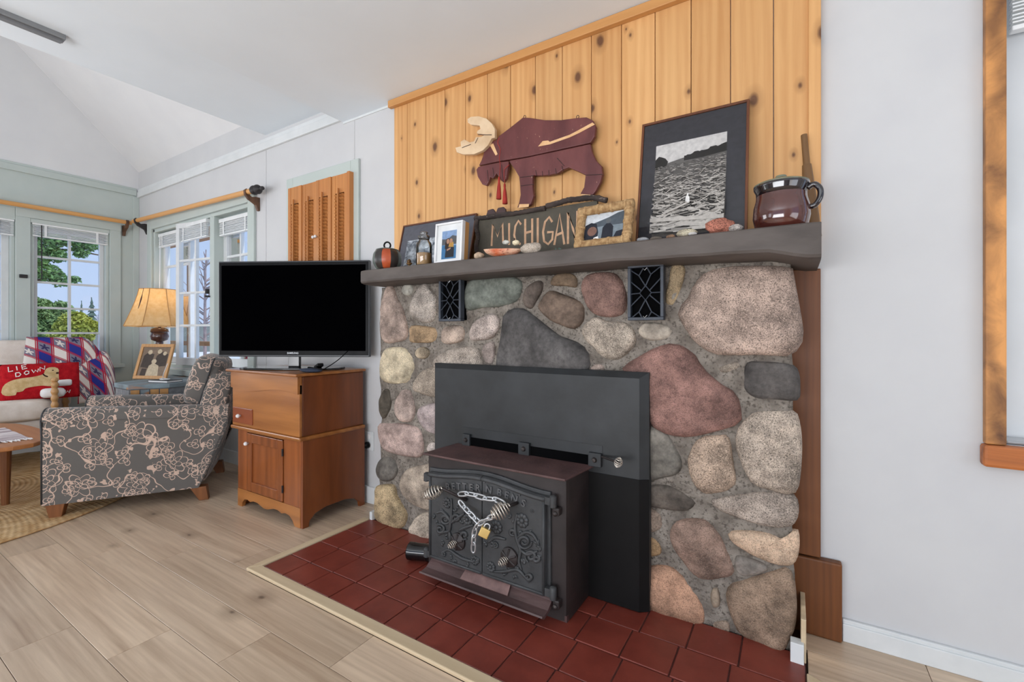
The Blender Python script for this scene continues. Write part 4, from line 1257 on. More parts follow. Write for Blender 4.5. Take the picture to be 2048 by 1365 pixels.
# ------------------------------------------------------------------ television
tv = thing('television', 'large black flat television on a glossy stand on the pine cabinet', 'television', (-2.515, 1.595, CT), (0, 0, R(28.2)))
TW, z0, z1 = .462, .072, .642
bm = NB(); box(bm, -TW, TW, .0, .03, z0, z1); obj('housing', bm, GREYP, tv, bevel=.004)
bm = NB(); box(bm, -TW+.05, TW-.05, .03, .06, z0+.05, z1-.12); obj('back_cover', bm, BLACK, tv, bevel=.01)
obj('bezel', bx(-TW+.006, TW-.006, -.003, .0, z0+.010, z1-.008), BLACK, tv, bevel=.001)
obj('screen', bx(-TW+.022, TW-.022, -.0045, -.003, z0+.036, z1-.026), SCREEN, tv)
bm = NB(); text_bm(bm, 'SAMSUNG', .015, Matrix.Translation((0.0, -.0035, z0+.022)) @ STAND, .0003)
lt = obj('brand_lettering', bm, pm('silver_print', (205, 208, 212), None, 5, rough=.3), tv); lt['kind'] = 'stuff'
bm = NB(); box(bm, -.035, .035, .006, .03, .012, z0+.02); obj('neck', bm, GLOSSB, tv, bevel=.004)
bm = NB()
o_ = [( .31*math.cos(t*math.pi/16), .115*math.sin(t*math.pi/16)+.02) for t in range(32)]
o_ = [(math.copysign(.30*abs(math.cos(t*math.pi/16))**.55, math.cos(t*math.pi/16)), math.copysign(.105*abs(math.sin(t*math.pi/16))**.55, math.sin(t*math.pi/16))) for t in range(32)]
extr(bm, o_, lambda x, y: (x, y, 0.0), lambda x, y: (x, y, .012)); obj('stand_base', bm, GLOSSB, tv, bevel=.003)
# bits on the cabinet top
t = thing('dark_pouch', 'flat dark blue pouch on the right corner of the pine cabinet', 'pouch', (-2.235, 1.52, CT))
bm = NB(); sphere(bm, (-2.235, 1.52, CT+.010), .075, .045, .012, 18, 8, 0, .2, 3); obj('pouch_body', bm, pm('navy_cloth', (44, 54, 74), (34, 42, 60), 30, rough=.8, bmp=.4), t, smooth=True)
bm = NB(); tube(bm, smooth_open([(-2.30, 1.55, CT+.012), (-2.27, 1.53, CT+.024), (-2.23, 1.53, CT+.022), (-2.17, 1.54, CT+.013)], 4), .004, 6); obj('zip', bm, BLACK, t)
t = thing('remote_control', 'small black device with cable beside the television stand', 'remote', (-2.33, 1.56, CT))
bm = NB(); box(bm, -.04, .04, -.018, .018, 0, .02); rot_bm(bm, Matrix.Translation((-2.335, 1.64, CT)) @ Matrix.Rotation(R(-20), 4, 'Z') @ Matrix.Rotation(R(-14), 4, 'Y')); bmesh.ops.translate(bm, verts=bm.verts, vec=(0, 0, .012)); obj('case', bm, BLACK, t, bevel=.006)
bm = NB(); tube(bm, smooth_open([(-2.31, 1.60, CT+.02), (-2.26, 1.60, CT+.008), (-2.21, 1.60, CT+.02), (-2.19, 1.66, CT+.06), (-2.18, 1.72, CT+.11)], 5), .0025, 6); obj('cable', bm, BLACK, t, smooth=True)
t = thing('cable_loop', 'dark looped cable on the floor between armchair and cabinet', 'cable', (-2.93, 1.75, 0))
bm = NB(); tube(bm, smooth_open([(-2.90, 1.80, .22), (-2.92, 1.79, .30), (-2.97, 1.80, .29), (-3.02, 1.79, .22), (-3.02, 1.77, .12), (-2.98, 1.73, .04), (-2.90, 1.68, .006), (-2.84, 1.66, .006)], 6), .004, 6); obj('dark_cord', bm, pm('cord_teal', (40, 58, 66), None, 5, rough=.5), t, smooth=True)
bm = NB(); tube(bm, smooth_open([(-3.04, 1.86, .02), (-3.0, 1.80, .012), (-2.94, 1.83, .012), (-2.88, 1.78, .006), (-2.96, 1.70, .006), (-2.86, 1.64, .006)], 6), .0035, 6); obj('white_cable', bm, LINEN, t, smooth=True)

# ------------------------------------------------------------------ armchair with floral cloth
def floral(name):
    m, nt, b = base(name, .85, 0, .2)
    b.inputs['Sheen Weight'].default_value = .25
    t = nd(nt, 'TexCoord'); uv = t.outputs['UV']
    wob = nd(nt, 'TexNoise'); wob.inputs['Scale'].default_value = 9; nt.links.new(uv, wob.inputs['Vector'])
    wv = nd(nt, 'VectorMath', operation='SCALE'); nt.links.new(wob.outputs['Color'], wv.inputs[0]); wv.inputs['Scale'].default_value = .045
    ad = nd(nt, 'VectorMath', operation='ADD'); nt.links.new(uv, ad.inputs[0]); nt.links.new(wv.outputs[0], ad.inputs[1])
    masks = []
    def layer(scale, petals, off, rings_, th):
        sc = nd(nt, 'VectorMath', operation='MULTIPLY_ADD'); nt.links.new(ad.outputs[0], sc.inputs[0]); sc.inputs[1].default_value = (scale, scale, 0); sc.inputs[2].default_value = (off, off*.7, 0)
        vo = nd(nt, 'TexVoronoi', voronoi_dimensions='2D'); vo.inputs['Scale'].default_value = 1; vo.inputs['Randomness'].default_value = .75
        nt.links.new(sc.outputs[0], vo.inputs['Vector'])
        sub = nd(nt, 'VectorMath', operation='SUBTRACT'); nt.links.new(sc.outputs[0], sub.inputs[0]); nt.links.new(vo.outputs['Position'], sub.inputs[1])
        sp = nd(nt, 'SeparateXYZ'); nt.links.new(sub.outputs[0], sp.inputs[0])
        an = mth(nt, 'ARCTAN2', sp.outputs[1], sp.outputs[0])
        rd = vo.outputs['Distance']
        for r0, amp, n_ in rings_:
            pr = mth(nt, 'MULTIPLY_ADD', mth(nt, 'ABSOLUTE', mth(nt, 'COSINE', mth(nt, 'MULTIPLY', an, n_))), amp, r0)
            dd = mth(nt, 'ABSOLUTE', mth(nt, 'SUBTRACT', rd, pr))
            masks.append(rng(nt, dd, th, th*.55))
        # small filled leaf/bud shapes
        return rd, an
    rd, an = layer(5.2, 5, 3.1, ((.10, .12, 2.5), (.22, .14, 3.0), (.05, .03, 2)), .0135)
    rd2, an2 = layer(10.5, 5, 7.7, ((.12, .20, 1.5), (.07, .05, 2.5)), .027)
    # tendrils
    n1 = nz(nt, uv, 6.5, 1, .4)
    masks.append(mth(nt, 'MULTIPLY', rng(nt, mth(nt, 'ABSOLUTE', mth(nt, 'SUBTRACT', n1, .5)), .009, .0045), 1))
    # filled patches like leaves
    lf = nz(nt, uv, 19, 2, .5)
    masks.append(mth(nt, 'MULTIPLY', rng(nt, lf, .645, .66), .9))
    acc = masks[0]
    for k in masks[1:]: acc = mth(nt, 'MAXIMUM', acc, k)
    c = mixc(nt, acc, lin((100, 96, 92)), lin((206, 178, 160)))
    nt.links.new(c, b.inputs['Base Color'])
    bump(nt, b, nz(nt, uv, 260, 2), .2, .002)
    return m
FLOR = floral('floral_cloth')
PIPE = pm('dark_piping', (54, 54, 56), None, 8, rough=.7)
ac_rot = math.atan2(-.834, -.552)
ac = thing('armchair', 'grey armchair in pale pink floral cloth with rolled arms beside the cabinet', 'armchair', (-3.49, .795, 0), (0, 0, ac_rot))
# local: +x forwards (0 at the front foot, back at -0.86), +y = away to the chair's left, near side is +y? (n points to local y)
# facing f=(cos,sin)(rot); left of f is (-sin,cos) = (.834,-.552) = towards the camera, so the near side is +y
def arm(y0, y1, name):
    # rolled arm, section varies along x: upright panel with a rolled top, flaring towards the front
    bm = NB(); rings = []
    cy, hw = (y0+y1)/2, (y1-y0)/2
    out = 1 if y1 > 0 else -1
    xs_ = [.045, .040, .02, -.05, -.15, -.3, -.45, -.6, -.70, -.78, -.83]
    for i, x in enumerate(xs_):
        top = .612-.03*max(0, (-x)/.8)
        zb = .082
        e = {0: .90, 1: .97}.get(i, 1.0)
        ring = []
        for k in range(22):
            t = k/22*2*math.pi
            # superellipse roll on top + straight panel
            if k < 11:
                a = math.pi*k/10
                yy = cy+math.cos(a)*hw*e*1.03; zz = (top-hw*1.0)+math.sin(a)*hw*e
            else:
                q = (k-11)/10
                sgn = -1 if q < .5 else 1
                if q < .5: yy = cy-hw*.92*e; zz = (top-hw)-(top-hw-zb)*min(1, (q+.02)/.45)
                else: yy = cy+hw*.92*e; zz = zb+(top-hw-zb)*min(1, (q-.5)/.45)
            xx = x
            if x < -.6: xx = x+ (.0 if zz > .45 else -(zz-.45)*.42*min(1, (-x-.6)/.23))
            ring.append(bm.verts.new((xx, yy, zz)))
        rings.append(ring)
    for a, b in zip(rings, rings[1:]):
        for k in range(22): bm.faces.new([a[k], a[(k+1) % 22], b[(k+1) % 22], b[k]])
    bm.faces.new(rings[0]); bm.faces.new(rings[-1])
    box_uv(bm)
    o = obj(name, bm, FLOR, ac, smooth=True, angle=50)
    bm = NB(); tube(bm, [r.co if hasattr(r, 'co') else r for r in [(.042, cy+math.cos(math.pi*k/12)*hw*.96, (.612-hw)+math.sin(math.pi*k/12)*hw*.95) for k in range(13)]]+[(.042, cy-hw*.86, .3), (.042, cy-hw*.86, .09)], .005, 6)
    tube(bm, [(.042, cy+hw*.96, .612-hw), (.042, cy+hw*.86, .45), (.042, cy+hw*.86, .09)], .005, 6)
    obj('piping', bm, PIPE, o, smooth=True)
arm(-.105, .03, 'arm')
arm(-.665, -.53, 'arm')
def pad(x0, x1, y0, y1, z0_, z1_, name, e=.25, rotm=None, mat=FLOR, parent=ac, n=14):
    bm = NB()
    cx_, cy_, cz_ = (x0+x1)/2, (y0+y1)/2, (z0_+z1_)/2
    hx, hy, hz = (x1-x0)/2, (y1-y0)/2, (z1_-z0_)/2
    prof_n = 10
    def sp(w, m): return math.copysign(abs(w)**m, w)
    rings = []
    for j in range(prof_n+1):
        ph = -math.pi/2+math.pi*j/prof_n
        cz = sp(math.sin(ph), e*1.6); cr_ = sp(math.cos(ph), e)
        if j in (0, prof_n): rings.append([bm.verts.new((cx_, cy_, cz_+hz*cz))]); continue
        rings.append([bm.verts.new((cx_+hx*cr_*sp(math.cos(2*math.pi*k/28), e), cy_+hy*cr_*sp(math.sin(2*math.pi*k/28), e), cz_+hz*cz)) for k in range(28)])
    for a, b in zip(rings, rings[1:]):
        for k in range(28):
            j = (k+1) % 28
            if len(a) == 1: bm.faces.new([a[0], b[j], b[k]])
            elif len(b) == 1: bm.faces.new([a[k], a[j], b[0]])
            else: bm.faces.new([a[k], a[j], b[j], b[k]])
    box_uv(bm)
    if rotm is not None: rot_bm(bm, rotm)
    return obj(name, bm, mat, parent, smooth=True)
pad(-.66, .03, -.53, -.105, .09, .30, 'seat_base', .18)
pad(-.60, .04, -.53, -.105, .30, .45, 'seat_cushion', .3)
RB = Matrix.Translation((-.70, 0, .45)) @ Matrix.Rotation(R(-13), 4, 'Y')
pad(-.09, .07, -.62, -.01, -.36, .36, 'back', .25, Matrix.Translation((-.70, 0, .44)) @ Matrix.Rotation(R(-14), 4, 'Y'))
bc = pad(-.09, .10, -.575, -.045, -.17, .17, 'back_cushion', .42, Matrix.Translation((-.685, 0, .715)) @ Matrix.Rotation(R(-16), 4, 'Y'))
bm = NB()
CM_ = Matrix.Translation((-.685, 0, .715)) @ Matrix.Rotation(R(-16), 4, 'Y')
tube(bm, [CM_ @ Vector((-.02+.004, -.047+.002, -.17*.9+.34*.9*k/12)) if 0 < k < 12 else CM_ @ Vector((-.016, -.075, -.165+.33*k/12)) for k in range(13)], .0045, 6)
obj('piping', bm, PIPE, bc, smooth=True)
for (x, y) in ((-.01, -.0), (-.01, -.60), (-.70, -.0), (-.70, -.60)):
    bm = NB()
    bk_ = .03 if x < -.3 else 0
    hexa(bm, [(x-.028, y-.028, 0), (x+.022, y-.028, 0), (x+.022, y+.018, 0), (x-.028, y+.018, 0)], [(x-.045+bk_, y-.04, .085), (x+.04+bk_, y-.04, .085), (x+.04+bk_, y+.022, .085), (x-.045+bk_, y+.022, .085)])
    obj('foot', bm, BROWNW, ac, bevel=.004)

# ------------------------------------------------------------------ jute rug
def jute():
    m, nt, b = base('jute_braid', .95, 0, .1)
    t = nd(nt, 'TexCoord')
    sp = nd(nt, 'SeparateXYZ'); nt.links.new(t.outputs['Object'], sp.inputs[0])
    rad = mth(nt, 'SQRT', mth(nt, 'ADD', mth(nt, 'MULTIPLY', sp.outputs[0], sp.outputs[0]), mth(nt, 'MULTIPLY', sp.outputs[1], sp.outputs[1])))
    an = mth(nt, 'ARCTAN2', sp.outputs[1], sp.outputs[0])
    rg = mth(nt, 'SINE', mth(nt, 'MULTIPLY', rad, 2*math.pi/.026))
    br = mth(nt, 'SINE', mth(nt, 'ADD', mth(nt, 'MULTIPLY', an, 260), mth(nt, 'MULTIPLY', rad, 120)))
    h = mth(nt, 'ADD', mth(nt, 'MULTIPLY', rg, .6), mth(nt, 'MULTIPLY', br, .3))
    v = coords(nt, rand=False)
    f = mth(nt, 'ADD', mth(nt, 'MULTIPLY', h, .13), nz(nt, v, 14, 4))
    c = mixc(nt, rng(nt, f, .3, .75), lin((184, 146, 100)), lin((226, 196, 152)))
    nt.links.new(c, b.inputs['Base Color'])
    bump(nt, b, h, .5, .005)
    return m
bm = NB()
RC, RR = Vector((-4.55, .30)), 1.295
lathe(bm, [(0, .0015), (RR-.004, .0015), (RR, .006), (RR-.004, .0105), (RR*.5, .011), (0, .011)], (RC.x, RC.y, 0), 96)
rg_ = obj('jute_rug', bm, jute(), smooth=True, angle=40)
tag(rg_, 'round braided jute rug under the armchair and coffee table', 'rug')

# ------------------------------------------------------------------ sofa
sf_rot = R(-10)
sf = thing('sofa', 'cream upholstered sofa with turned spool arm under the left window', 'sofa', (-5.17, 1.20, 0), (0, 0, sf_rot))
# local: x forwards (towards room), y along, right end at y=0, runs to -1.1
pad(-.29, .33, -1.15, -.02, .21, .375, 'seat_base', .14, None, CREAM, sf)
pad(-.24, .36, -1.15, -.03, .365, .53, 'seat_cushion', .22, None, CREAM, sf)
pad(-.09, .07, -1.15, .10, -.33, .33, 'backrest', .22, Matrix.Translation((-.21, 0, .645)) @ Matrix.Rotation(R(-8), 4, 'Y'), CREAM, sf)
def spool(bm, p0, p1, r, n):
    p0, p1 = Vector(p0), Vector(p1); L = (p1-p0).length
    prof = [(0, 0)]
    for i in range(n):
        for k in range(6):
            t = (i+(k+.5)/6)/n
            prof.append((r*(.62+.38*math.sin(math.pi*(k+.5)/6)), L*t))
    prof.append((0, L))
    return lathe(bm, prof, p0, 14, axis=p1-p0)
for nm, a, b, r, n in (('arm_post', (.385, -.035, .25), (.385, -.035, .66), .023, 8), ('arm_post', (-.10, .055, .25), (-.10, .055, .70), .022, 8), ('arm_rail', (.38, -.03, .628), (-.10, .05, .632), .015, 14)):
    bm = NB(); spool(bm, a, b, r, n); obj(nm, bm, MAPLE, sf, smooth=True)
bm = NB(); sphere(bm, (.385, -.035, .672), .022, .022, .02); obj('finial', bm, MAPLE, sf, smooth=True)
pad(-.02, .31, -.05, .07, .612, .665, 'arm_pad', .3, None, LINEN, sf)
for (x, y) in ((.33, -.06), (.33, -1.1), (-.24, -.02), (-.24, -1.1)):
    bm = NB(); cyl(bm, (x, y, .0), (x, y, .24), .018, .026, 12); obj('leg', bm, MAPLE, sf)
# linen cushion by the arm
wc = thing('white_cushion', 'folded white linen cushion between the red pillow and spool arm', 'cushion', (-4.95, 1.14, .53), (0, 0, sf_rot))
pad(-.10, .14, -.09, .05, .0, .075, 'cushion_body', .45, None, LINEN, wc)

# star plaid blanket over the back of the sofa
def plaid():
    m, nt, b = base('star_plaid', .95, 0, .1)
    t = nd(nt, 'TexCoord'); uv = t.outputs['UV']
    sp = nd(nt, 'SeparateXYZ'); nt.links.new(uv, sp.inputs[0])
    K = 11.0
    u, v = mth(nt, 'MULTIPLY', sp.outputs[0], K), mth(nt, 'MULTIPLY', sp.outputs[1], K)
    fu, fv = mth(nt, 'FRACT', u), mth(nt, 'FRACT', v)
    iu, iv = mth(nt, 'MODULO', mth(nt, 'FLOOR', u), 2), mth(nt, 'MODULO', mth(nt, 'FLOOR', v), 2)
    both = mth(nt, 'MULTIPLY', iu, iv); one = mth(nt, 'ABSOLUTE', mth(nt, 'SUBTRACT', iu, iv))
    white, blue, grey, red = lin((232, 224, 216)), lin((50, 58, 140)), lin((128, 124, 142)), lin((176, 34, 56))
    c = mixc(nt, one, white, grey)
    c = mixc(nt, both, c, blue)
    du, dv = mth(nt, 'SUBTRACT', fu, .5), mth(nt, 'SUBTRACT', fv, .5)
    an = mth(nt, 'ARCTAN2', dv, du); rd = mth(nt, 'SQRT', mth(nt, 'ADD', mth(nt, 'MULTIPLY', du, du), mth(nt, 'MULTIPLY', dv, dv)))
    star = rng(nt, mth(nt, 'SUBTRACT', rd, mth(nt, 'MULTIPLY_ADD', mth(nt, 'COSINE', mth(nt, 'MULTIPLY', an, 5)), .11, .22)), .01, -.01)
    stc = mixc(nt, iu, lin((60, 56, 92)), white)
    c = mixc(nt, mth(nt, 'MULTIPLY', star, one), c, stc)
    ln = None
    for f_ in (fu, fv):
        for o_ in (.06, .94):
            k = rng(nt, mth(nt, 'ABSOLUTE', mth(nt, 'SUBTRACT', f_, o_)), .045, .03)
            ln = k if ln is None else mth(nt, 'MAXIMUM', ln, k)
    c = mixc(nt, ln, c, red)
    nt.links.new(c, b.inputs['Base Color'])
    bump(nt, b, nz(nt, uv, 300, 2), .3, .003)
    return m
def drape(name, path, y0, y1, mat, parent, ny=26, wav=.02, thick=.012, skew=0.0):
    # path: list of (x,z) from front bottom over the top to the back bottom, in the parent's frame
    P = smooth_open([Vector((p[0], 0, p[1])) for p in path], 6)
    L = [0]
    for a, b in zip(P, P[1:]): L.append(L[-1]+(b-a).length)
    bm = NB(); uv = bm.loops.layers.uv.verify()
    V = []
    for i, p in enumerate(P):
        row = []
        for j in range(ny+1):
            t = j/ny; y = y0+(y1-y0)*t+skew*(L[i]/L[-1]-.5)
            e = noise.noise(Vector((p.x*5, y*6, p.z*5)))*wav
            edge = max(0, (t-.72)/.28)
            row.append(bm.verts.new((p.x+e+.0*edge, y, p.z+e*.5-.16*edge**1.7)))
        V.append(row)
    for i in range(len(P)-1):
        for j in range(ny):
            f = bm.faces.new([V[i][j], V[i+1][j], V[i+1][j+1], V[i][j+1]])
            for l, (ii, jj) in zip(f.loops, ((i, j), (i+1, j), (i+1, j+1), (i, j+1))):
                l[uv].uv = (L[ii]+.3*jj/ny, (y1-y0)*jj/ny+.06*ii/len(P))
    o = obj(name, bm, mat, parent, smooth=True)
    so = o.modifiers.new('thickness', 'SOLIDIFY'); so.thickness = thick; so.offset = 0
    return o
bl = thing('star_blanket', 'blue red and white star plaid blanket draped over the sofa back', 'blanket', (-5.17, 1.20, 0), (0, 0, sf_rot))
drape('throw', [(-.01, .60), (-.045, .72), (-.09, .84), (-.14, .93), (-.20, .985), (-.27, .99), (-.335, .95), (-.36, .86)], -.18, .28, plaid(), bl, 26, .035, .014, .05)
drape('throw_tail', [(.03, .44), (.02, .56), (-.02, .70), (-.08, .80), (-.16, .86), (-.22, .86)], .13, .36, bpy.data.materials['star_plaid'], bl, 16, .05, .014, .02)

# red hooked pillow
pw = thing('red_pillow', 'red hooked pillow with a lying cream dog and lettering', 'pillow', (-5.0, 1.075, .53))
PWW, PWH = .215, .142
pwM = Matrix.Translation((-4.98, 1.065, .655)) @ Matrix.Rotation(R(80), 4, 'Z') @ Matrix.Rotation(R(-14), 4, 'X')
# local: x right, z up, -y towards viewer
def bulge(x, z):
    a, b = min(1, abs(x)/PWW), min(1, abs(z)/PWH)
    return .062*(max(0, 1-a**2.6)*max(0, 1-b**2.6))**.55+.004
bm = NB(); NX, NZ = 30, 20
for sgn in (-1, 1):
    V = [[bm.verts.new((-PWW+2*PWW*i/NX, sgn*bulge(-PWW+2*PWW*i/NX, -PWH+2*PWH*j/NZ), -PWH+2*PWH*j/NZ)) for j in range(NZ+1)] for i in range(NX+1)]
    for i in range(NX):
        for j in range(NZ): bm.faces.new([V[i][j], V[i+1][j], V[i+1][j+1], V[i][j+1]])
bmesh.ops.remove_doubles(bm, verts=bm.verts, dist=.009)
rot_bm(bm, pwM); obj('pillow_body', bm, REDP, pw, smooth=True)
cP = cropf(0, 650, .2344)
def pil(p, off=.003):           # crop coordinates -> pillow surface
    x = (p[0]-325)/(640)*2*PWW*.98; z = -(p[1]-485)/(315)*2*PWH*.93
    x = max(-PWW*.97, min(PWW*.97, x)); z = max(-PWH*.97, min(PWH*.97, z))
    return pwM @ Vector((x, -bulge(x, z)-off, z))
def filled(bm, pts, f, mi=0, n=60, off=.003):
    P = smooth_closed(pts, n)
    vs = [bm.verts.new((p.x, p.y, 0)) for p in P]
    fc = bm.faces.new(vs)
    r = bmesh.ops.triangulate(bm, faces=[fc])
    for _ in range(2):
        bmesh.ops.subdivide_edges(bm, edges=list({e for v in bm.verts if v.co.z == 0 for e in v.link_edges}), cuts=1, use_grid_fill=True)
    for v in bm.verts: v.co = f((v.co.x, v.co.y), off)
dog = [(10,570),(30,510),(90,475),(170,460),(250,455),(320,440),(345,425),(355,390),(385,370),(430,368),(465,385),(468,420),(440,445),(410,455),(405,490),(430,510),(480,520),(470,545),(400,550),(330,540),(250,545),(195,555),(170,580),(110,580),(60,560),(50,580),(90,598),(130,605),(60,608),(25,595)]
bm = NB(); filled(bm, dog, pil); obj('dog_motif', bm, DOGM, pw)
bm = NB(); ribbon(bm, smooth_open([Vector((335,430,0)), Vector((350,448,0)), Vector((375,460,0))], 4), 12, lambda p: pil(p, .005)); obj('collar', bm, DKYARN, pw)
for q in ((418, 400, 9, 5), (455, 428, 13, 9)):
    bm = NB(); filled(bm, ell(*q), pil, 0, 12, .0055); obj('dog_face', bm, DKYARN, pw)
LET = [[(62,345),(66,392),(100,386)], [(126,342),(132,384)], [(205,328),(166,336),(172,376),(210,368)], [(169,356),(200,350)],
       [(118,408),(122,444),(148,440),(160,424),(146,406),(118,408)], [(200,395),(185,415),(200,430),(222,420),(222,400),(200,395)], [(245,385),(262,415),(275,390),(292,410),(300,378)], [(312,405),(312,365),(350,388),(352,350)],
       [(520,590),(525,620),(540,600),(555,618),(565,590)]]
for s in LET:
    bm = NB(); ribbon(bm, s, 9, lambda p: pil(p, .005)); obj('lettering', bm, YARN, pw)

# coffee table with woven runner
ct = thing('coffee_table', 'low brown wooden coffee table at the left edge', 'table', (-4.2, .55, .011))
bm = NB()
ctp = [(-4.75, .78), (-4.10, .90), (-3.74, .80), (-3.70, .60), (-3.9, .1), (-4.75, .1)]
extr(bm, smooth_closed(ctp, 40), lambda x, y: (x, y, .375), lambda x, y: (x, y, .40)); obj('top', bm, wood('coffee_table_wood', (176, 116, 68), (134, 82, 46), axis=0, grain=20, rough=.4), ct, bevel=.006)
for x, y in ((-4.55, .66), (-3.98, .70), (-3.98, .2), (-4.55, .2)):
    bm = NB(); cyl(bm, (x, y, .011), (x, y, .376), .018, .028, 12); obj('leg', bm, BROWNW, ct)
wr = thing('woven_runner', 'pale fringed woven runner on the coffee table', 'runner', (-4.1, .6, .40))
bm = NB()
V = [[bm.verts.new((-4.45+.58*i/20, .28+.50*j/16, .403+.004*noise.noise(Vector((i*.6, j*.6, 0))))) for j in range(17)] for i in range(21)]
for i in range(20):
    for j in range(16): bm.faces.new([V[i][j], V[i+1][j], V[i+1][j+1], V[i][j+1]])
ro = obj('cloth', bm, pm('runner_weave', (226, 216, 214), (158, 138, 142), 18, (1, .12, 1), rough=.95, bmp=.5, bs=120), wr, smooth=True)
bm = NB()
for k in range(46):
    y = .285+.49*k/45
    tube(bm, [(-3.875, y, .404), (-3.85+random.uniform(-.01, .01), y+random.uniform(-.008, .008), .406), (-3.82+random.uniform(-.012, .012), y+random.uniform(-.016, .016), .404)], .0028, 5)
fr_ = obj('fringe', bm, LINEN, wr); fr_['kind'] = 'stuff'

# ------------------------------------------------------------------ side table, lamp and things on it
TZ = .655
sd = thing('side_table', 'weathered blue painted trunk table in the room corner', 'side table', (-4.4, 1.6, 0))
def tpt(u, v): p = atz(u, v, TZ); return (p.x, p.y)
tb_ = [tpt(228, 766), tpt(256, 771), (-3.97, 1.53), (-3.98, 1.83), (-4.75, 1.86)]
bm = NB(); extr(bm, tb_, lambda x, y: (x, y, TZ-.035), lambda x, y: (x, y, TZ)); obj('top', bm, BLUEW, sd, bevel=.004)
cxm = sum(p[0] for p in tb_)/5; cym = sum(p[1] for p in tb_)/5
ins = [(cxm+(x-cxm)*.94, cym+(y-cym)*.94) for x, y in tb_]
bm = NB(); extr(bm, ins, lambda x, y: (x, y, .03), lambda x, y: (x, y, TZ-.035)); obj('body', bm, GREYW, sd)
def slats(p, q, n, cols):
    for k in range(n):
        a = Vector((*p, 0)).lerp(Vector((*q, 0)), (k+.06)/n); b = Vector((*p, 0)).lerp(Vector((*q, 0)), (k+.94)/n)
        o_ = Vector((q[1]-p[1], -(q[0]-p[0]), 0)).normalized()*.008
        bm = NB(); hexa(bm, [a-o_*.2+UP*.04, b-o_*.2+UP*.04, b+o_+UP*.04, a+o_+UP*.04], [a-o_*.2+UP*(TZ-.04), b-o_*.2+UP*(TZ-.04), b+o_+UP*(TZ-.04), a+o_+UP*(TZ-.04)])
        obj('slat', bm, cols[k % len(cols)], sd)
slats(ins[0], ins[1], 12, [GREYW]); slats(ins[1], ins[2], 4, [OAKW, BLUEW, OAKW, OAKW])

lp = atz(325, 748, TZ); LXY = (lp.x+.02, lp.y-.03)
lam = thing('table_lamp', 'lit table lamp with amber panelled shade and dark turned base', 'lamp', (LXY[0], LXY[1], TZ))
ld = (Vector((LXY[0], LXY[1], 0))-CAM).dot(FW)
def lz(v): return CAMH+(HY-v)/F*ld
def lw(px_): return px_/F*ld
DKL = wood('dark_turned_wood', (92, 56, 44), (50, 32, 30), axis=2, grain=20, rough=.25, coat=.5)
bm = NB()
lathe(bm, [(0, TZ), (.045, TZ), (.048, TZ+.012), (.03, TZ+.022), (.016, TZ+.04), (.014, lz(725)), (.019, lz(722)), (.014, lz(716)), (.017, lz(705)), (.026, lz(690)), (.030, lz(686)), (.026, lz(684)), (.062, lz(680)), (.070, lz(673)), (.064, lz(668)), (.062, lz(666)), (.070, lz(664)), (.064, lz(659)), (.040, lz(656)), (.012, lz(655)), (.012, lz(646)), (0, lz(646))], (LXY[0], LXY[1], 0), 26)
obj('base', bm, DKL, lam, smooth=True, angle=50)
SHADE = bpy.data.materials.new('lamp_shade_amber'); SHADE.use_nodes = True
nt = SHADE.node_tree; nt.nodes.clear()
o_ = nd(nt, 'OutputMaterial'); df = nd(nt, 'BsdfDiffuse'); tr = nd(nt, 'BsdfTranslucent'); mx = nd(nt, 'MixShader')
cc = mixc(nt, rng(nt, nz(nt, coords(nt), 30, 4), .3, .7), lin((238, 208, 160)), lin((226, 188, 132)))
nt.links.new(cc, df.inputs[0]); nt.links.new(cc, tr.inputs[0]); mx.inputs[0].default_value = .45
nt.links.new(df.outputs[0], mx.inputs[1]); nt.links.new(tr.outputs[0], mx.inputs[2]); nt.links.new(mx.outputs[0], o_.inputs[0])
zt, zb = lz(580), lz(653)
rt_, rb_ = lw(33), lw(57)
SEG = 8
def shp(k, t):
    a = 2*math.pi*(k+.5)/SEG+.35; r = rt_+(rb_-rt_)*(t**1.25)
    return Vector((LXY[0]+r*math.cos(a), LXY[1]+r*math.sin(a), zt+(zb-zt)*t))
for k in range(SEG):
    bm = NB(); V = []
    for i in range(7):
        t = i/6; a, b = shp(k, t), shp(k+1, t)
        V.append([bm.verts.new(a.lerp(b, q/4)+Vector((0, 0, -.008*math.sin(math.pi*q/4)*(1 if i == 6 else 0)))) for q in range(5)])
    for i in range(6):
        for q in range(4): bm.faces.new([V[i][q], V[i][q+1], V[i+1][q+1], V[i+1][q]])
    obj('shade_panel', bm, SHADE, lam, smooth=True)
    bm = NB(); tube(bm, [shp(k, i/6) for i in range(7)], .0035, 6); obj('shade_rib', bm, OAKW, lam)
bm = NB(); tube(bm, [shp(k, 0) for k in range(SEG)], .003, 6, True); tube(bm, [shp(k, 1) for k in range(SEG)], .003, 6, True)
obj('shade_ring', bm, OAKW, lam); lam.children[-1]['kind'] = 'stuff'
bm = NB(); sphere(bm, (LXY[0], LXY[1], lz(622)), .028, .028, .035); obj('bulb', bm, emis('bulb_glow', (255, 214, 150), 3.5), lam, smooth=True)
pl_ = bpy.data.lights.new('lamp_bulb', 'POINT'); pl_.energy = 1.3; pl_.color = (1, .72, .40); pl_.shadow_soft_size = .03
plo = bpy.data.objects.new('lamp_bulb', pl_); COL.objects.link(plo); plo.parent = lam; plo.location = (0, 0, lz(600)-TZ)
t0 = shp(4, .0)
a_ = math.atan2(-LXY[1], -LXY[0])
tp = [Vector((LXY[0]+ (rt_+.012+(rb_-rt_)*q**1.25)*math.cos(a_-.75), LXY[1]+(rt_+.012+(rb_-rt_)*q**1.25)*math.sin(a_-.75), zt+(zb-zt)*q)) for q in (0, .15, .3, .42, .55)]
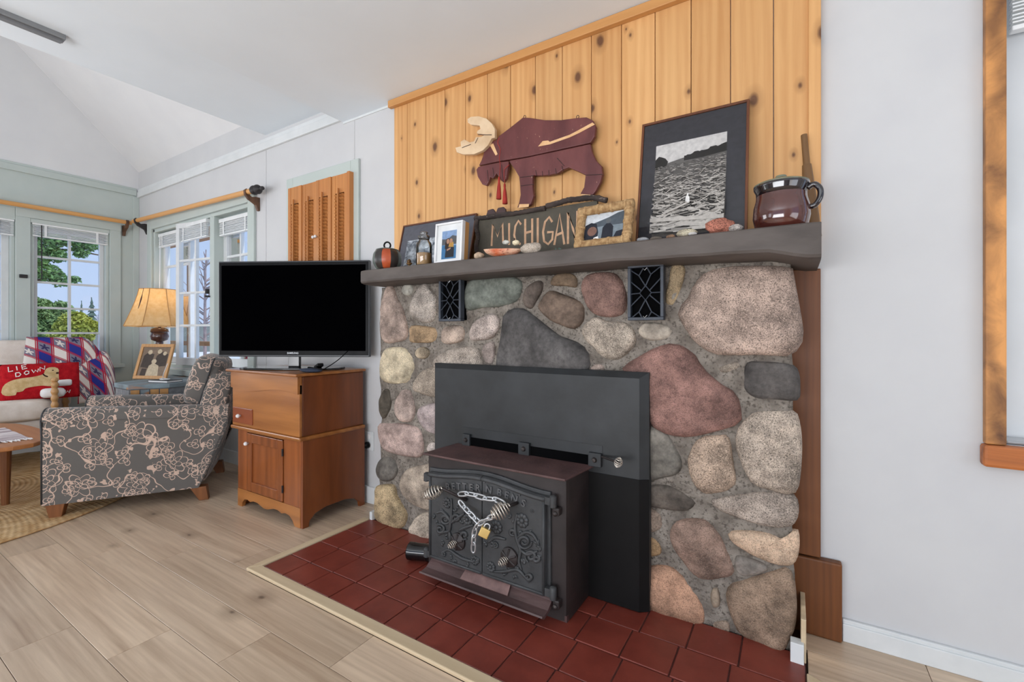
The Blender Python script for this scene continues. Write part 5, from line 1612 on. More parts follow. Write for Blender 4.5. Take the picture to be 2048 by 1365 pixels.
bm = NB(); tube(bm, tp, [.002, .002, .006, .004, .002], 6); obj('tassel', bm, DKL, lam)

def framed(name, label, cat, X0_, X1_, Yb, zb_, hgt, lean, rz, fw, fd, fmat, prints, matmat=None, win=None, glassy=True, group=None):
    # upright frame standing at zb_, local x centred, z up, y=0 front
    t = thing(name, label, cat, ((X0_+X1_)/2, Yb, zb_), (R(-lean), 0, R(rz)), group)
    w = (X1_-X0_)/2
    for q in ((-w, w, 0, fd, 0, fw), (-w, w, 0, fd, hgt-fw, hgt), (-w, -w+fw, 0, fd, fw, hgt-fw), (w-fw, w, 0, fd, fw, hgt-fw)):
        obj('frame_side', bx(*q), fmat, t, bevel=.0015)
    obj('backing', bx(-w+fw*.5, w-fw*.5, fd*.6, fd*.9, fw*.5, hgt-fw*.5), VOID, t)
    if matmat: obj('mat_board', bx(-w+fw*.8, w-fw*.8, fd*.45, fd*.6, fw*.8, hgt-fw*.8), matmat, t)
    if win is None: win = (-w+fw, w-fw, fw, hgt-fw)
    if prints: prints(t, win, fd*.45)
    if glassy:
        bm = NB(); bm.faces.new([bm.verts.new(p) for p in ((-w+fw, fd*.3, fw), (w-fw, fd*.3, fw), (w-fw, fd*.3, hgt-fw), (-w+fw, fd*.3, hgt-fw))]); obj('glass', bm, PICG, t)
    return t
def printer(polys, name='print'):
    def f(t, win, y):
        a0, a1, z0_, z1_ = win
        bm = NB(); mats = []
        for i, (m_, pts) in enumerate(polys):
            if m_ not in mats: mats.append(m_)
            k = mats.index(m_)
            vs = [bm.verts.new((a0+(a1-a0)*p[0], y-.0003-.00004*i, z0_+(z1_-z0_)*p[1])) for p in pts]
            bm.faces.new(vs).material_index = k
        o = obj(name, bm, mats, t)
        o['kind'] = 'stuff'
    return f
def flat(name, c, r_=.5): return pm(name, c, tuple(x*.9 for x in c), 60, rough=r_, spec=.2)
def disc(cx_, cy_, rx, ry, n=14): return [(cx_+rx*math.cos(2*math.pi*k/n), cy_+ry*math.sin(2*math.pi*k/n)) for k in range(n)]
SEPB, SEPM, SEPL = flat('sepia_dark', (66, 54, 46)), flat('sepia_mid', (128, 108, 90)), flat('sepia_light', (196, 178, 150))
pf = atz(268, 758, TZ); pf2 = atz(330, 757, TZ)
framed('family_photo_frame', 'tilted light oak frame holding an old sepia group photograph', 'photo frame', pf.x-.02, pf.x+.30, pf.y+.05, TZ+.002, .295, 16, 22, .026, .016, OAKW,
       printer([(SEPM, [(0, 0), (1, 0), (1, 1), (0, 1)]), (SEPB, [(.05, .3), (.4, .25), (.45, .75), (.2, .8), (.08, .7)]), (SEPB, [(.5, .3), (.95, .35), (.95, .75), (.75, .85), (.55, .7)]), (SEPL, [(.3, 0), (.75, 0), (.7, .35), (.5, .45), (.35, .35)]),
                (SEPL, disc(.28, .82, .08, .08)), (SEPL, disc(.62, .85, .08, .08)), (SEPL, disc(.82, .78, .07, .07)), (SEPL, disc(.5, .5, .09, .08)), (SEPB, [(.1, .0), (.3, 0), (.3, .25), (.12, .25)])]), glassy=False)
bk1 = atz(300, 764, TZ)
t = thing('flat_book', 'dark flat book lying at the foot of the lamp', 'book', (bk1.x+.05, bk1.y+.05, TZ))
bm = NB(); box(bm, -.10, .10, -.06, .06, 0, .004); rot_bm(bm, Matrix.Translation((bk1.x+.12, bk1.y+.055, TZ)) @ Matrix.Rotation(R(15), 4, 'Z')); obj('cover', bm, pm('book_dark', (60, 66, 70), None, 8, rough=.6), t)
bm = NB(); box(bm, -.097, .097, -.057, .057, 0.004, .014); rot_bm(bm, Matrix.Translation((bk1.x+.12, bk1.y+.055, TZ)) @ Matrix.Rotation(R(15), 4, 'Z')); obj('pages', bm, LINEN, t)
bm = NB(); box(bm, -.10, .10, -.06, .06, 0.014, .018); rot_bm(bm, Matrix.Translation((bk1.x+.12, bk1.y+.055, TZ)) @ Matrix.Rotation(R(15), 4, 'Z')); obj('cover', bm, bpy.data.materials['book_dark'], t)
t = thing('tangled_string', 'tangled white cord on the book beside the lamp', 'cord', (bk1.x+.1, bk1.y+.04, TZ+.018))
q = Vector((bk1.x+.11, bk1.y+.05, TZ+.021))
bm = NB(); tube(bm, smooth_open([q+Vector((.055*math.cos(k*1.9)*(.4+.1*k), .03*math.sin(k*1.9)*(.4+.1*k), .002*(k % 3))) for k in range(9)]+[q+Vector((.0, .0, .05)), q+Vector((.012, .02, .12))], 5), .0026, 6); obj('strand', bm, LINEN, t, smooth=True)
sk_ = atz(372, 764, TZ)
t = thing('small_easel', 'small pale wooden easel standing on the side table by the armchair', 'easel', (sk_.x-.02, sk_.y+.06, TZ))
for dx_ in (-.03, .03):
    bm = NB(); tube(bm, [(sk_.x-.02+dx_, sk_.y+.06, TZ), (sk_.x-.02+dx_*.3, sk_.y+.09, TZ+.17)], .006, 6); obj('leg', bm, MAPLE, t)
bm = NB(); tube(bm, [(sk_.x-.065, sk_.y+.062, TZ+.05), (sk_.x+.025, sk_.y+.062, TZ+.05)], .006, 6); obj('ledge', bm, MAPLE, t)

# ------------------------------------------------------------------ things on the mantel
c5, c6, c7 = cropf(720, 360, .2539), cropf(880, 200, .21978), cropf(1140, 180, .26367)
# moose plaque
MOY = 1.832
mo = thing('moose_plaque', 'maroon painted wooden moose cut-out with cream antler on the cedar boards', 'plaque', tuple(aty(*c6((900, 980)), MOY)))
MAROON = pm('maroon_paint', (112, 62, 60), (92, 48, 48), 12, (1, 1, .4), rough=.42, spec=.4, bmp=.2, bs=40, speck=((196, 160, 130), 130, .73, .77))
MAROON2 = pm('maroon_dark', (74, 48, 46), (56, 36, 36), 12, rough=.55)
ANTLER = pm('antler_cream', (228, 200, 164), (208, 176, 138), 12, rough=.55, bmp=.2, bs=50, speck=((92, 70, 54), 60, .72, .76))
RAWW = pm('raw_wood_scar', (232, 190, 142), (216, 168, 116), 20, rough=.6)
def plate(name, pts, mat, y0, y1, parent, cf=c6, bev=.004, sm=None):
    P = [cf(p) for p in pts]
    if sm: P = [(p.x, p.y) for p in smooth_closed(P, sm)]
    Q = [aty(u, v, (y0+y1)/2) for u, v in P]
    bm = NB(); extr(bm, [(q.x, q.z) for q in Q], lambda x, z: (x, y0, z), lambda x, z: (x, y1, z))
    return obj(name, bm, mat, parent, bevel=bev)
m0, m1 = MOY-.011, MOY+.011
ub = plate('upper_body', [(362,604),(385,560),(400,520),(420,450),(480,385),(520,370),(545,335),(640,265),(765,165),(830,170),(960,190),(1110,190),(1260,170),(1340,165),(1400,195),(1425,250),(1415,340),(1378,398),(1100,459),(800,523),(560,562)], MAROON, m0, m1, mo)
lb = plate('lower_body', [(640,558),(800,530),(1100,466),(1378,407),(1392,480),(1430,560),(1480,610),(1487,680),(1470,750),(1425,835),(1395,872),(1283,862),(1318,800),(1332,690),(1270,660),(1180,622),(1130,640),(1080,675),(1000,690),(900,695),(855,692),(852,800),(862,880),(835,955),(800,975),(712,985),(728,940),(742,870),(735,760),(728,705),(690,640),(648,580)], MAROON, m0, m1, mo)
hd = plate('head', [(360,611),(560,570),(634,562),(626,640),(612,720),(585,755),(560,735),(540,700),(522,672),(508,700),(488,722),(466,705),(458,740),(432,785),(392,772),(352,705),(338,640)], MAROON, m0-.004, m1-.006, mo)
an = plate('antler', [(260,180),(290,160),(360,155),(430,175),(480,220),(508,270),(508,350),(478,358),(445,420),(400,465),(320,500),(220,502),(162,482),(150,440),(200,428),(197,385),(230,365),(280,392),(320,382),(335,345),(385,342),(420,322),(345,312),(348,288),(378,270),(368,240),(290,232),(262,212)], ANTLER, m0-.020, m0-.001, mo, c6, .0012)
for k, (a_, b_) in enumerate((((345,318),(470,318)), ((320,395),(345,345)), ((200,435),(280,405)))):
    bm = NB(); tube(bm, [aty(*c6(a_), m0-.021), aty(*c6(b_), m0-.021)], .0016, 5); obj('carved_groove', bm, MAROON2, an)
plate('scar', [(893,425),(935,375),(985,370),(1000,382),(1180,318),(1260,276),(1388,206),(1410,224),(1270,300),(1180,342),(1000,405)], RAWW, m0-.0012, m0+.001, mo, c6, 0)
plate('ear', [(455,412),(485,396),(526,495),(507,507)], RAWW, m0-.0012, m0+.002, mo, c6, 0)
plate('hoof', [(724,950),(812,948),(806,974),(714,986)], RAWW, m0-.0012, m0+.002, lb, c6, 0)
plate('hoof', [(1290,858),(1395,866),(1392,876),(1282,866)], RAWW, m0-.0012, m0+.002, lb, c6, 0)
for a_, b_ in (((730,705),(852,692)), ((738,782),(855,768)), ((1332,685),(1482,678))):
    bm = NB(); tube(bm, [aty(*c6(a_), m0-.0005), aty(*c6(b_), m0-.0005)], .0017, 5); obj('carved_groove', bm, MAROON2, lb)
for a_, b_ in (((1065,530),(1130,600)), ((870,640),(880,690)), ((930,650),(935,695)), ((990,640),(990,690)), ((1050,625),(1060,675)), ((1110,600),(1120,650)), ((430,640),(440,740)), ((480,620),(490,700)), ((560,590),(575,740))):
    bm = NB(); tube(bm, [aty(*c6(a_), m0-.0008 if a_[0] > 600 else m0-.005), aty(*c6(b_), m0-.0008 if a_[0] > 600 else m0-.005)], .0015, 5); obj('carved_groove', bm, MAROON2, lb if a_[0] > 600 else hd)
for u in (770, 1253):
    p = aty(*c6((u, 155)), MOY-.004)
    bm = NB(); tube(bm, [p+Vector((.006*math.cos(t), 0, .007*math.sin(t))) for t in [k*math.pi/6 for k in range(12)]], .0014, 6, True); obj('hook_eye', bm, BOLT, mo)
TASM = pm('red_tassel', (176, 52, 40), (140, 36, 30), 60, (1, 1, .1), rough=.8, bmp=.5, bs=120)
ts = thing('red_tassels', 'pair of red thread tassels hanging round the neck of the moose', 'tassel', tuple(aty(*c6((560, 940)), MOY-.03)))
ty = m0-.012
bm = NB(); tube(bm, smooth_open([aty(*c6(p), ty) for p in ((540,345),(525,390),(548,450),(540,530),(548,600),(540,700))], 5), .0016, 6); obj('cord', bm, TASM, ts)
bm = NB(); tube(bm, smooth_open([aty(*c6(p), ty) for p in ((630,590),(590,630),(582,680),(590,760))], 5), .0016, 6); obj('cord', bm, TASM, ts)
for (u0, v0), (u1, v1) in (((538, 695), (535, 905)), ((588, 755), (592, 948))):
    a_, b_ = aty(*c6((u0, v0)), ty), aty(*c6((u1, v1)), ty); L_ = (a_-b_).length
    bm = NB(); lathe(bm, [(0, 0), (.0125, .001), (.0115, L_*.2), (.0085, L_*.55), (.005, L_*.76), (.0058, L_*.84), (.0045, L_*.95), (0, L_)], b_, 12, axis=a_-b_); obj('tassel', bm, TASM, ts, smooth=True)

# MICHIGAN sign with bark rails
SGY = 1.795
BARKM = pm('dark_bark', (78, 66, 60), (46, 38, 36), 30, (.3, 1, 1), rough=.9, bmp=1.0, bs=60, speck=((132, 116, 106), 60, .64, .72))
SIGNM = pm('olive_sign_board', (88, 82, 70), (72, 67, 58), 14, rough=.8, bmp=.15)
sg = thing('michigan_sign', 'olive green sign lettered MICHIGAN framed in dark bark branches', 'sign', tuple(aty(*c6((800, 1330)), SGY)))
pts_ = [c6((335, 1085)), c6((1250, 945)), c6((1250, 1400)), c6((335, 1420))]
Q = [aty(u, v, SGY) for u, v in pts_]
zt_ = max(Q[0].z, Q[1].z)
obj('board', bx(Q[0].x, Q[1].x+.09, SGY, SGY+.014, MZ+.002, zt_-.004), SIGNM, sg, bevel=.002)
def branch(name, pts, r, y, seed):
    P = smooth_open([aty(*c6(p), y) for p in pts], 8)
    bm = NB(); n = 10; ring = []
    for i, p in enumerate(P):
        d = (P[min(i+1, len(P)-1)]-P[max(i-1, 0)]).normalized(); x, y_ = frame_axes(d)
        ring.append([bm.verts.new(p+(x*math.cos(2*math.pi*k/n)+y_*math.sin(2*math.pi*k/n))*r*(1+.28*noise.noise(Vector((i*.7, k*1.3, seed))))) for k in range(n)])
    for a_, b_ in zip(ring, ring[1:]):
        for k in range(n): bm.faces.new([a_[k], a_[(k+1) % n], b_[(k+1) % n], b_[k]])
    bm.faces.new(ring[0]); bm.faces.new(ring[-1])
    return obj(name, bm, BARKM, sg, smooth=True)
branch('bark_rail', [(318,1078),(420,1070),(560,1048),(700,1030),(840,1005),(960,985)], .0112, SGY-.006, 1)
branch('bark_rail', [(970,965),(1060,945),(1160,915),(1300,898),(1400,890),(1518,915)], .0118, SGY-.008, 2)
branch('bark_post', [(338,1085),(330,1160),(345,1240),(330,1330),(338,1400)], .0105, SGY-.006, 3)
for a_ in ([(425,1050),(440,1005),(485,992),(500,1010),(515,1040)], [(510,1035),(530,985),(580,975),(600,995),(605,1030)]):
    plate('carved_peak', a_, MAROON2, SGY+.002, SGY+.012, sg, c6, .002)
LETM = pm('tan_sign_paint', (206, 166, 132), (184, 144, 112), 30, rough=.8)
LT = [[[(470,1330),(480,1135),(524,1245),(570,1122),(575,1300)]], [[(630,1122),(630,1320)]], [[(738,1135),(715,1100),(686,1150),(676,1230),(690,1305),(735,1312)]],
      [[(776,1085),(776,1325)], [(776,1212),(838,1196)], [(840,1080),(840,1325)]], [[(890,1075),(890,1312)]],
      [[(1022,1112),(995,1066),(957,1110),(938,1200),(948,1288),(985,1314),(1022,1270),(1028,1202),(975,1206)]], [[(1040,1322),(1090,1040),(1132,1316)], [(1060,1232),(1124,1204)]], [[(1165,1312),(1165,1025),(1212,1180),(1244,1310),(1252,1010)]]]
for strokes in LT:
    bm = NB()
    for k, s_ in enumerate(strokes):
        w3 = [aty(*c6(p), SGY) for p in s_]
        ribbon(bm, [(p.x, p.z) for p in w3], .0108, lambda p: Vector((p.x, SGY-.0008-.0002*k, p.y)))
    o = obj('letter', bm, LETM, sg)

# large framed print, left
P1 = (aty(783, 487, 1.76).x, aty(932, 470, 1.76).x)
REFL = [flat('reflection_print_a', (120, 130, 142)), flat('reflection_print_b', (196, 202, 208)), flat('reflection_print_c', (86, 92, 102)), flat('reflection_print_d', (232, 234, 236))]
def cloudy_reflection(t, win, y):  # pale grey print with the glass's cloudy reflection painted into it
    m, nt, b = base('cloud_print', .5, 0, .2)
    v = coords(nt, (1, 1, 1.4), False)
    n_ = nz(nt, v, 17, 6, .62, .4)
    c = mixc(nt, rng(nt, n_, .40, .62), lin((92, 100, 110)), lin((222, 226, 230)))
    nt.links.new(c, b.inputs['Base Color'])
    a0, a1, z0_, z1_ = win
    obj('print', bx(a0, a1, y-.001, y, z0_, z1_), m, t)
zt1 = aty(868, 388, 1.85).z
framed('print_dark_wood_frame', 'wide dark wood framed print with grey mat at the left end of the mantel', 'picture', P1[0], P1[1], 1.775, MZ, .298, 14, 0, .0075, .014, DARKW, cloudy_reflection, flat('grey_mat', (108, 108, 116)), ((P1[0]-P1[1])/2+.055, (P1[1]-P1[0])/2-.05, .0, .20))

# tall framed photograph of floating logs
P2 = (aty(1272, 470, 1.745).x, aty(1495, 458, 1.745).x)
BW = [flat('bw_sky', (226, 222, 218)), flat('bw_hill', (120, 116, 112)), flat('bw_trees', (52, 50, 48)), flat('bw_water', (112, 108, 104)), flat('bw_log', (196, 190, 182)), flat('bw_log2', (150, 145, 138)), flat('bw_black', (30, 29, 29)), flat('bw_white', (238, 236, 232))]
def logs():
    rnd = random.Random(4)
    polys = [(BW[0], [(0, 0), (1, 0), (1, 1), (0, 1)]), (BW[1], [(0, .76), (.3, .80), (.55, .83), (.8, .855), (1, .87), (1, .70), (0, .70)])]
    tr_ = [(.42, .78)]+[(.42+.58*i/24, .835+.045*i/24+rnd.uniform(-.008, .014)) for i in range(25)]+[(1, .80), (.7, .78)]
    polys.append((BW[2], tr_))
    polys.append((BW[3], [(0, 0), (1, 0), (1, .80), (.6, .775), (0, .745)]))
    polys.append((BW[2], [(0, .84), (.05, .875), (.1, .86), (.15, .84), (.19, .80), (.17, .76), (.08, .735), (0, .73)]))
    rows_n = 46
    for r_ in range(rows_n):
        t = r_/rows_n
        yb = .76*(1-t)**1.35
        if yb < .02: yb = .02
        sz = .006+.034*t**1.6
        n_ = int(30-22*t)
        for k in range(n_):
            x = rnd.uniform(-.05, 1.0); L_ = (.03+.22*t)*rnd.uniform(.6, 1.5); an_ = rnd.gauss(-.08, .22)
            y = yb+rnd.uniform(-.01, .01)+ .03*(x-.5)*(1-t)
            dx_, dy_ = L_*math.cos(an_), L_*math.sin(an_)*.9
            h_ = sz*rnd.uniform(.4, .75)
            q = [(x, y-h_/2), (x+dx_, y+dy_-h_/2), (x+dx_, y+dy_+h_/2), (x, y+h_/2)]
            q = [(min(1, max(0, a_)), min(.85, max(0, b_))) for a_, b_ in q]
            if q[1][0]-q[0][0] < .01: continue
            polys.append((rnd.choice([BW[4], BW[4], BW[4], BW[5], BW[5], BW[2]]), q))
    for a_ in ([(0, .13), (0, .17), (1, .12), (1, .085)], [(.42, .10), (.42, .06), (1, .01), (1, .05)], [(.18, .19), (.2, .215), (.55, .30), (.55, .28)]):
        polys.append((BW[4], a_))
    polys.append((BW[7], [(.49, .30), (.495, .345), (.51, .36), (.53, .355), (.545, .33), (.55, .295), (.525, .285)])); polys.append((BW[7], disc(.52, .368, .012, .010)))
    return polys
hh2 = (aty(1385, 227, 1.855).z-MZ)*1.005
w2_ = P2[1]-P2[0]
framed('log_photo_frame', 'tall dark wood framed black and white photograph of floating logs', 'picture', P2[0], P2[1], 1.728, MZ, hh2, 11, 0, .009, .016, DARKW, printer(logs()), flat('charcoal_mat', (72, 71, 76)), (-w2_/2+w2_*.155, w2_/2-w2_*.185, hh2*.085, hh2*.80))

# small white frame with box sides
P3 = (aty(*c5((580, 640)), 1.575).x, aty(*c5((795, 625)), 1.575).x)
z3 = aty(*c5((690, 328)), 1.58).z-MZ
SKYP, SKIN, HAIR, BLUEP, YELP, DARKP, GREYH = flat('photo_sky', (150, 178, 214)), flat('photo_skin', (196, 150, 124)), flat('photo_hair', (58, 44, 38)), flat('photo_water', (72, 130, 176)), flat('photo_yellow', (214, 166, 84)), flat('photo_dark', (44, 46, 54)), flat('photo_hill', (98, 100, 104))
w3_ = P3[1]-P3[0]
fr3 = framed('white_photo_frame', 'small white photo frame with a bright lakeside portrait', 'photo frame', P3[0], P3[1], 1.575, MZ, z3, 4, 0, .009, .022, pm('white_frame', (238, 238, 238), None, 8, rough=.4),
  printer([(SKYP, [(0, 0), (1, 0), (1, 1), (0, 1)]), (GREYH, [(0, .5), (1, .5), (1, .78), (.7, .82), (.4, .70), (0, .72)]), (BLUEP, [(0, 0), (1, 0), (1, .45), (0, .5)]),
           (HAIR, [(.22, .35), (.5, .38), (.55, .62), (.48, .74), (.33, .72), (.24, .58)]), (SKIN, disc(.42, .62, .10, .09)), (YELP, [(.45, .38), (.82, .40), (.80, .58), (.55, .60)]), (SKIN, disc(.64, .63, .10, .08)), (DARKP, [(.25, .05), (.85, .05), (.85, .40), (.5, .42), (.28, .36)]), (SKIN, [(.38, .28), (.62, .34), (.62, .40), (.36, .34)])]), pm('white_mat', (240, 240, 238), None, 8, rough=.6), (-w3_/2+w3_*.225, w3_/2-w3_*.24, z3*.10, z3*.80))
obj('box_side', bx(-w3_/2+.001, w3_/2-.001, .022, .05, .001, z3-.001), OAKW, fr3, bevel=.001)

# rope frame
P4 = (aty(*c7((25, 1185)), 1.60).x, aty(*c7((470, 1140)), 1.60).x)
z4 = aty(*c7((290, 850)), 1.635).z-MZ
ROPE = pm('rope_straw', (206, 170, 122), (158, 120, 78), 60, rough=.85, bmp=.6, bs=200)
w4_ = P4[1]-P4[0]
rf = thing('rope_photo_frame', 'woven rope photo frame leaning beside the lettered sign', 'photo frame', ((P4[0]+P4[1])/2, 1.60, MZ), (R(-13), 0, R(-4)))
bw_ = w4_*.155
def rope_bar(p0, p1, nrm):
    p0, p1 = Vector(p0), Vector(p1); L = (p1-p0).length; d = (p1-p0).normalized()
    n = int(L/.0022); prof = []
    for i in range(n*2+1):
        s_ = L*i/(n*2)
        prof.append((bw_*.5*(1.0 if i % 2 else .93), s_))
    bm = NB(); lathe(bm, [(0, 0)]+prof+[(0, L)], p0, 14, axis=d)
    o = obj('rope_bar', bm, ROPE, rf, smooth=True)
    k = max(2, int(L/(bw_*1.25)))
    for i in range(k):
        s_ = L*(i+.5)/k
        bm = NB(); lathe(bm, [(bw_*.46, s_-.005), (bw_*.55, s_-.004), (bw_*.56, s_), (bw_*.55, s_+.004), (bw_*.46, s_+.005)], p0, 14, axis=d)
        obj('wrap_band', bm, ROPE, o, smooth=True)
h4 = bw_/2
rope_bar((-w4_/2+.004, 0, h4), (w4_/2-.004, 0, h4), 0); rope_bar((-w4_/2+.004, 0, z4-h4), (w4_/2-.004, 0, z4-h4), 0)
rope_bar((-w4_/2+h4, -.002, h4), (-w4_/2+h4, -.002, z4-h4), 0); rope_bar((w4_/2-h4, -.002, h4), (w4_/2-h4, -.002, z4-h4), 0)
printer([(flat('dusk_sky', (206, 210, 214)), [(0, 0), (1, 0), (1, 1), (0, 1)]), (flat('dusk_hill', (84, 92, 100)), [(0, .55), (.3, .68), (.6, .80), (.8, .92), (1, .97), (1, .2), (0, .2)]), (flat('dusk_lake', (128, 140, 148)), [(0, .0), (1, 0), (1, .5), (.0, .5)]),
         (DARKP, [(.0, .0), (.34, .0), (.36, .3), (.30, .62), (.16, .68), (.02, .6)]), (flat('dusk_skin', (128, 96, 84)), disc(.2, .36, .12, .17)), (DARKP, [(.44, 0), (.72, 0), (.72, .45), (.64, .58), (.54, .58), (.46, .45)]), (flat('dusk_skin2', (96, 100, 104)), disc(.59, .68, .065, .10)), (LINEN, [(.22, 0), (.40, 0), (.36, .16), (.26, .12)]), (DARKP, [(.72, 0), (1, 0), (1, .30), (.8, .25)])])(rf, (-w4_/2+bw_*.9, w4_/2-bw_*.9, bw_*.9, z4-bw_*.9), .006)
obj('backing', bx(-w4_/2+bw_*.5, w4_/2-bw_*.5, .006, .016, bw_*.5, z4-bw_*.5), VOID, rf)

# brown glazed crock
pc = aty(1562, 440, 1.64)
cd = (pc-CAM).dot(FW)
GLZ = pm('brown_glaze', (92, 44, 34), (64, 28, 24), 7, (1, 1, .5), rough=.08, spec=.7, coat=.8)
GLZD = pm('dark_glaze', (34, 22, 26), (22, 16, 20), 9, rough=.08, spec=.7, coat=.8)
GLZG = pm('sage_glaze', (128, 134, 112), (108, 112, 94), 9, rough=.25, spec=.6)
pot = thing('brown_crock', 'glossy brown glazed crock with lid and side handle on the right of mantel', 'crock', (pc.x, 1.64, MZ))
r_ = .074
zr = aty(1562, 372, 1.64).z-MZ
bm = NB(); lathe(bm, [(0, 0), (r_*.86, 0), (r_*.98, zr*.10), (r_*1.06, zr*.30), (r_*1.03, zr*.52), (r_*.95, zr*.68), (r_*.93, zr*.78)], (pc.x, 1.64, MZ), 40); obj('belly', bm, GLZ, pot, smooth=True, angle=60)
bm = NB(); lathe(bm, [(r_*.93, zr*.78), (r_*.94, zr*.86), (r_*1.02, zr*.95), (r_*1.03, zr), (r_*.96, zr), (r_*.9, zr*.9)], (pc.x, 1.64, MZ), 40); obj('rim', bm, GLZD, pot, smooth=True)
bm = NB(); lathe(bm, [(r_*1.0, zr), (r_*1.02, zr+.004), (r_*.9, zr+.008), (r_*.4, zr+.013), (.012, zr+.014), (.012, zr+.020), (.018, zr+.024), (.014, zr+.031), (0, zr+.032)], (pc.x, 1.64, MZ), 40); obj('lid', bm, GLZG, pot, smooth=True, angle=50)
hd_ = (RT*.80-FW*.60).normalized()
bm = NB(); q = Vector((pc.x, 1.64, MZ))
tube(bm, smooth_open([q+hd_*r_*.93+UP*zr*.86, q+hd_*r_*1.16+UP*zr*.92, q+hd_*r_*1.36+UP*zr*.80, q+hd_*r_*1.36+UP*zr*.62, q+hd_*r_*1.2+UP*zr*.48, q+hd_*r_*1.02+UP*zr*.45], 5), .0085, 10); obj('handle', bm, GLZD, pot, smooth=True)
# tapered wooden horn behind it
ph = aty(1622, 440, 1.80)
hz = aty(1608, 269, 1.82).z
hn = thing('wooden_horn', 'tall tapered brown wooden spout leaning behind the glossy crock', 'horn', (ph.x, 1.80, MZ))
top = Vector((aty(1608, 269, 1.825).x, 1.825, hz)); bot_ = Vector((ph.x+.006, 1.80, MZ)); ax_ = top-bot_; LL = ax_.length
bm = NB(); lathe(bm, [(0, 0), (.024, 0), (.022, LL*.2), (.019, LL*.42), (.0145, LL*.66), (.0135, LL*.70)], bot_, 20, axis=ax_); obj('cone', bm, wood('horn_wood', (128, 94, 58), (92, 64, 38), axis=2, grain=30, rough=.4), hn, smooth=True, angle=50)
bm = NB(); lathe(bm, [(.0105, LL*.70), (.0095, LL), (.006, LL), (.006, LL*.96), (0, LL*.96)], bot_, 16, axis=ax_); obj('neck', bm, bpy.data.materials['horn_wood'], hn, smooth=True, angle=50)

# pebbles and rocks
def pebble(name, label, u, v, w_px, h_px, Y, col, kind, jit=.25, seed=1, grp='stones along the mantel', elong=1.0):
    p = aty(u, v, Y); d = (p-CAM).dot(FW)
    rx, rz_ = w_px/F*d/2*.93, h_px/F*d/2
    ry = min(rx, .022)*elong
    bm = NB(); sphere(bm, (p.x, Y, MZ+rz_*.92), rx, ry, rz_, 20, 12, 0, jit, seed)
    lo = min(x.co.z for x in bm.verts); bmesh.ops.translate(bm, verts=bm.verts, vec=(0, 0, MZ-lo))
    o = obj(name, bm, stone_mat('mat_'+name+str(seed), col, kind), None, smooth=True)
    tag(o, label, 'stone', grp)
def c7p(x, y): return c7((x, y))
pebble('pebble', 'small tan pebble left of the red abalone shell', *c5((938, 580)), 24, 14, 1.585, (186, 156, 124), 1, .15, 1)
pebble('pebble', 'large smooth pale tan pebble right of the abalone shell', *c5((1348, 525)), 49, 22, 1.585, (206, 184, 162), 0, .18, 2)
pebble('pebble', 'small grey pebble at the foot of the logs picture', *c7p(552, 1124), 25, 9, 1.585, (150, 152, 156), 1, .1, 3)
pebble('pebble', 'thin dark brown pebble second from the rope frame', *c7p(652, 1116), 25, 8, 1.585, (104, 92, 80), 1, .15, 4)
pebble('pebble', 'small orange pebble in front of the logs picture', *c7p(764, 1104), 18, 9, 1.585, (196, 144, 104), 1, .1, 5)
pebble('pebble', 'cream and dark banded pebble in front of the logs picture', *c7p(885, 1070), 44, 16, 1.585, (208, 190, 156), 0, .2, 6)
pebble('pebble', 'tiny white pebble leaning on the cream banded pebble', *c7p(930, 1090), 18, 6, 1.562, (212, 208, 202), 1, .1, 7)
pebble('rock', 'red orange rough rock at the right foot of the logs picture', *c7p(1128, 1032), 58, 28, 1.585, (186, 104, 80), 2, .35, 8)
pebble('rock', 'grey speckled rock between the red rock and brown crock', *c7p(1256, 1042), 30, 16, 1.585, (158, 148, 140), 2, .2, 9)
# abalone shell with pebbles
SHELLO = pm('abalone_outer', (204, 104, 64), (232, 190, 160), 14, (1, 1, 2.5), rough=.5, bmp=.5, bs=60, speck=((128, 60, 40), 40, .6, .7))
SHELLI = pm('abalone_inner', (226, 218, 212), (198, 206, 204), 10, rough=.2)
s0, s1 = aty(*c5((980, 560)), 1.60), aty(*c5((1270, 545)), 1.60)
scx, srx = (s0.x+s1.x)/2, (s1.x-s0.x)/2
shl = thing('abalone_shell', 'red orange abalone shell bowl in front of the lettered sign', 'shell', (scx, 1.60, MZ))
srz = .034
for nm, k_, mt in (('outer', 1.0, SHELLO), ('inner', .93, SHELLI)):
    bm = NB(); V = []
    for j in range(9):
        ph_ = math.pi/2*j/8
        row = []
        for i in range(30):
            a_ = 2*math.pi*i/30; rr = math.cos(ph_)
            wob = 1+.06*noise.noise(Vector((math.cos(a_)*2, math.sin(a_)*2, j*.5)))
            row.append(bm.verts.new((scx+srx*k_*rr*wob*math.cos(a_), 1.60+.042*k_*rr*wob*math.sin(a_), MZ+.002+srz-(srz*k_)*math.sin(ph_)+.008*math.cos(a_-2.6)*rr)))
        V.append(row)
    for j in range(8):
        for i in range(30): bm.faces.new([V[j][i], V[j][(i+1) % 30], V[j+1][(i+1) % 30], V[j+1][i]])
    obj(nm+'_shell', bm, mt, shl, smooth=True)
def pebble2(label, u, v, r0, r1, r2, col, seed, z=None):
    p = aty(u, v, 1.60)
    bm = NB(); sphere(bm, (p.x, 1.60, p.z), r0, r1, r2, 14, 9, 0, .2, seed)
    tag(obj('pebble', bm, stone_mat('mat_shell_pebble%d' % seed, col, 1), None, smooth=True), label, 'stone', 'stones in the shell')
pebble2('pale oval pebble lying in the abalone shell', *c5((1150, 492)), .016, .014, .009, (202, 198, 186), 11)
pebble2('tan pebble on the right inside the abalone shell', *c5((1228, 495)), .017, .015, .011, (214, 188, 150), 12)
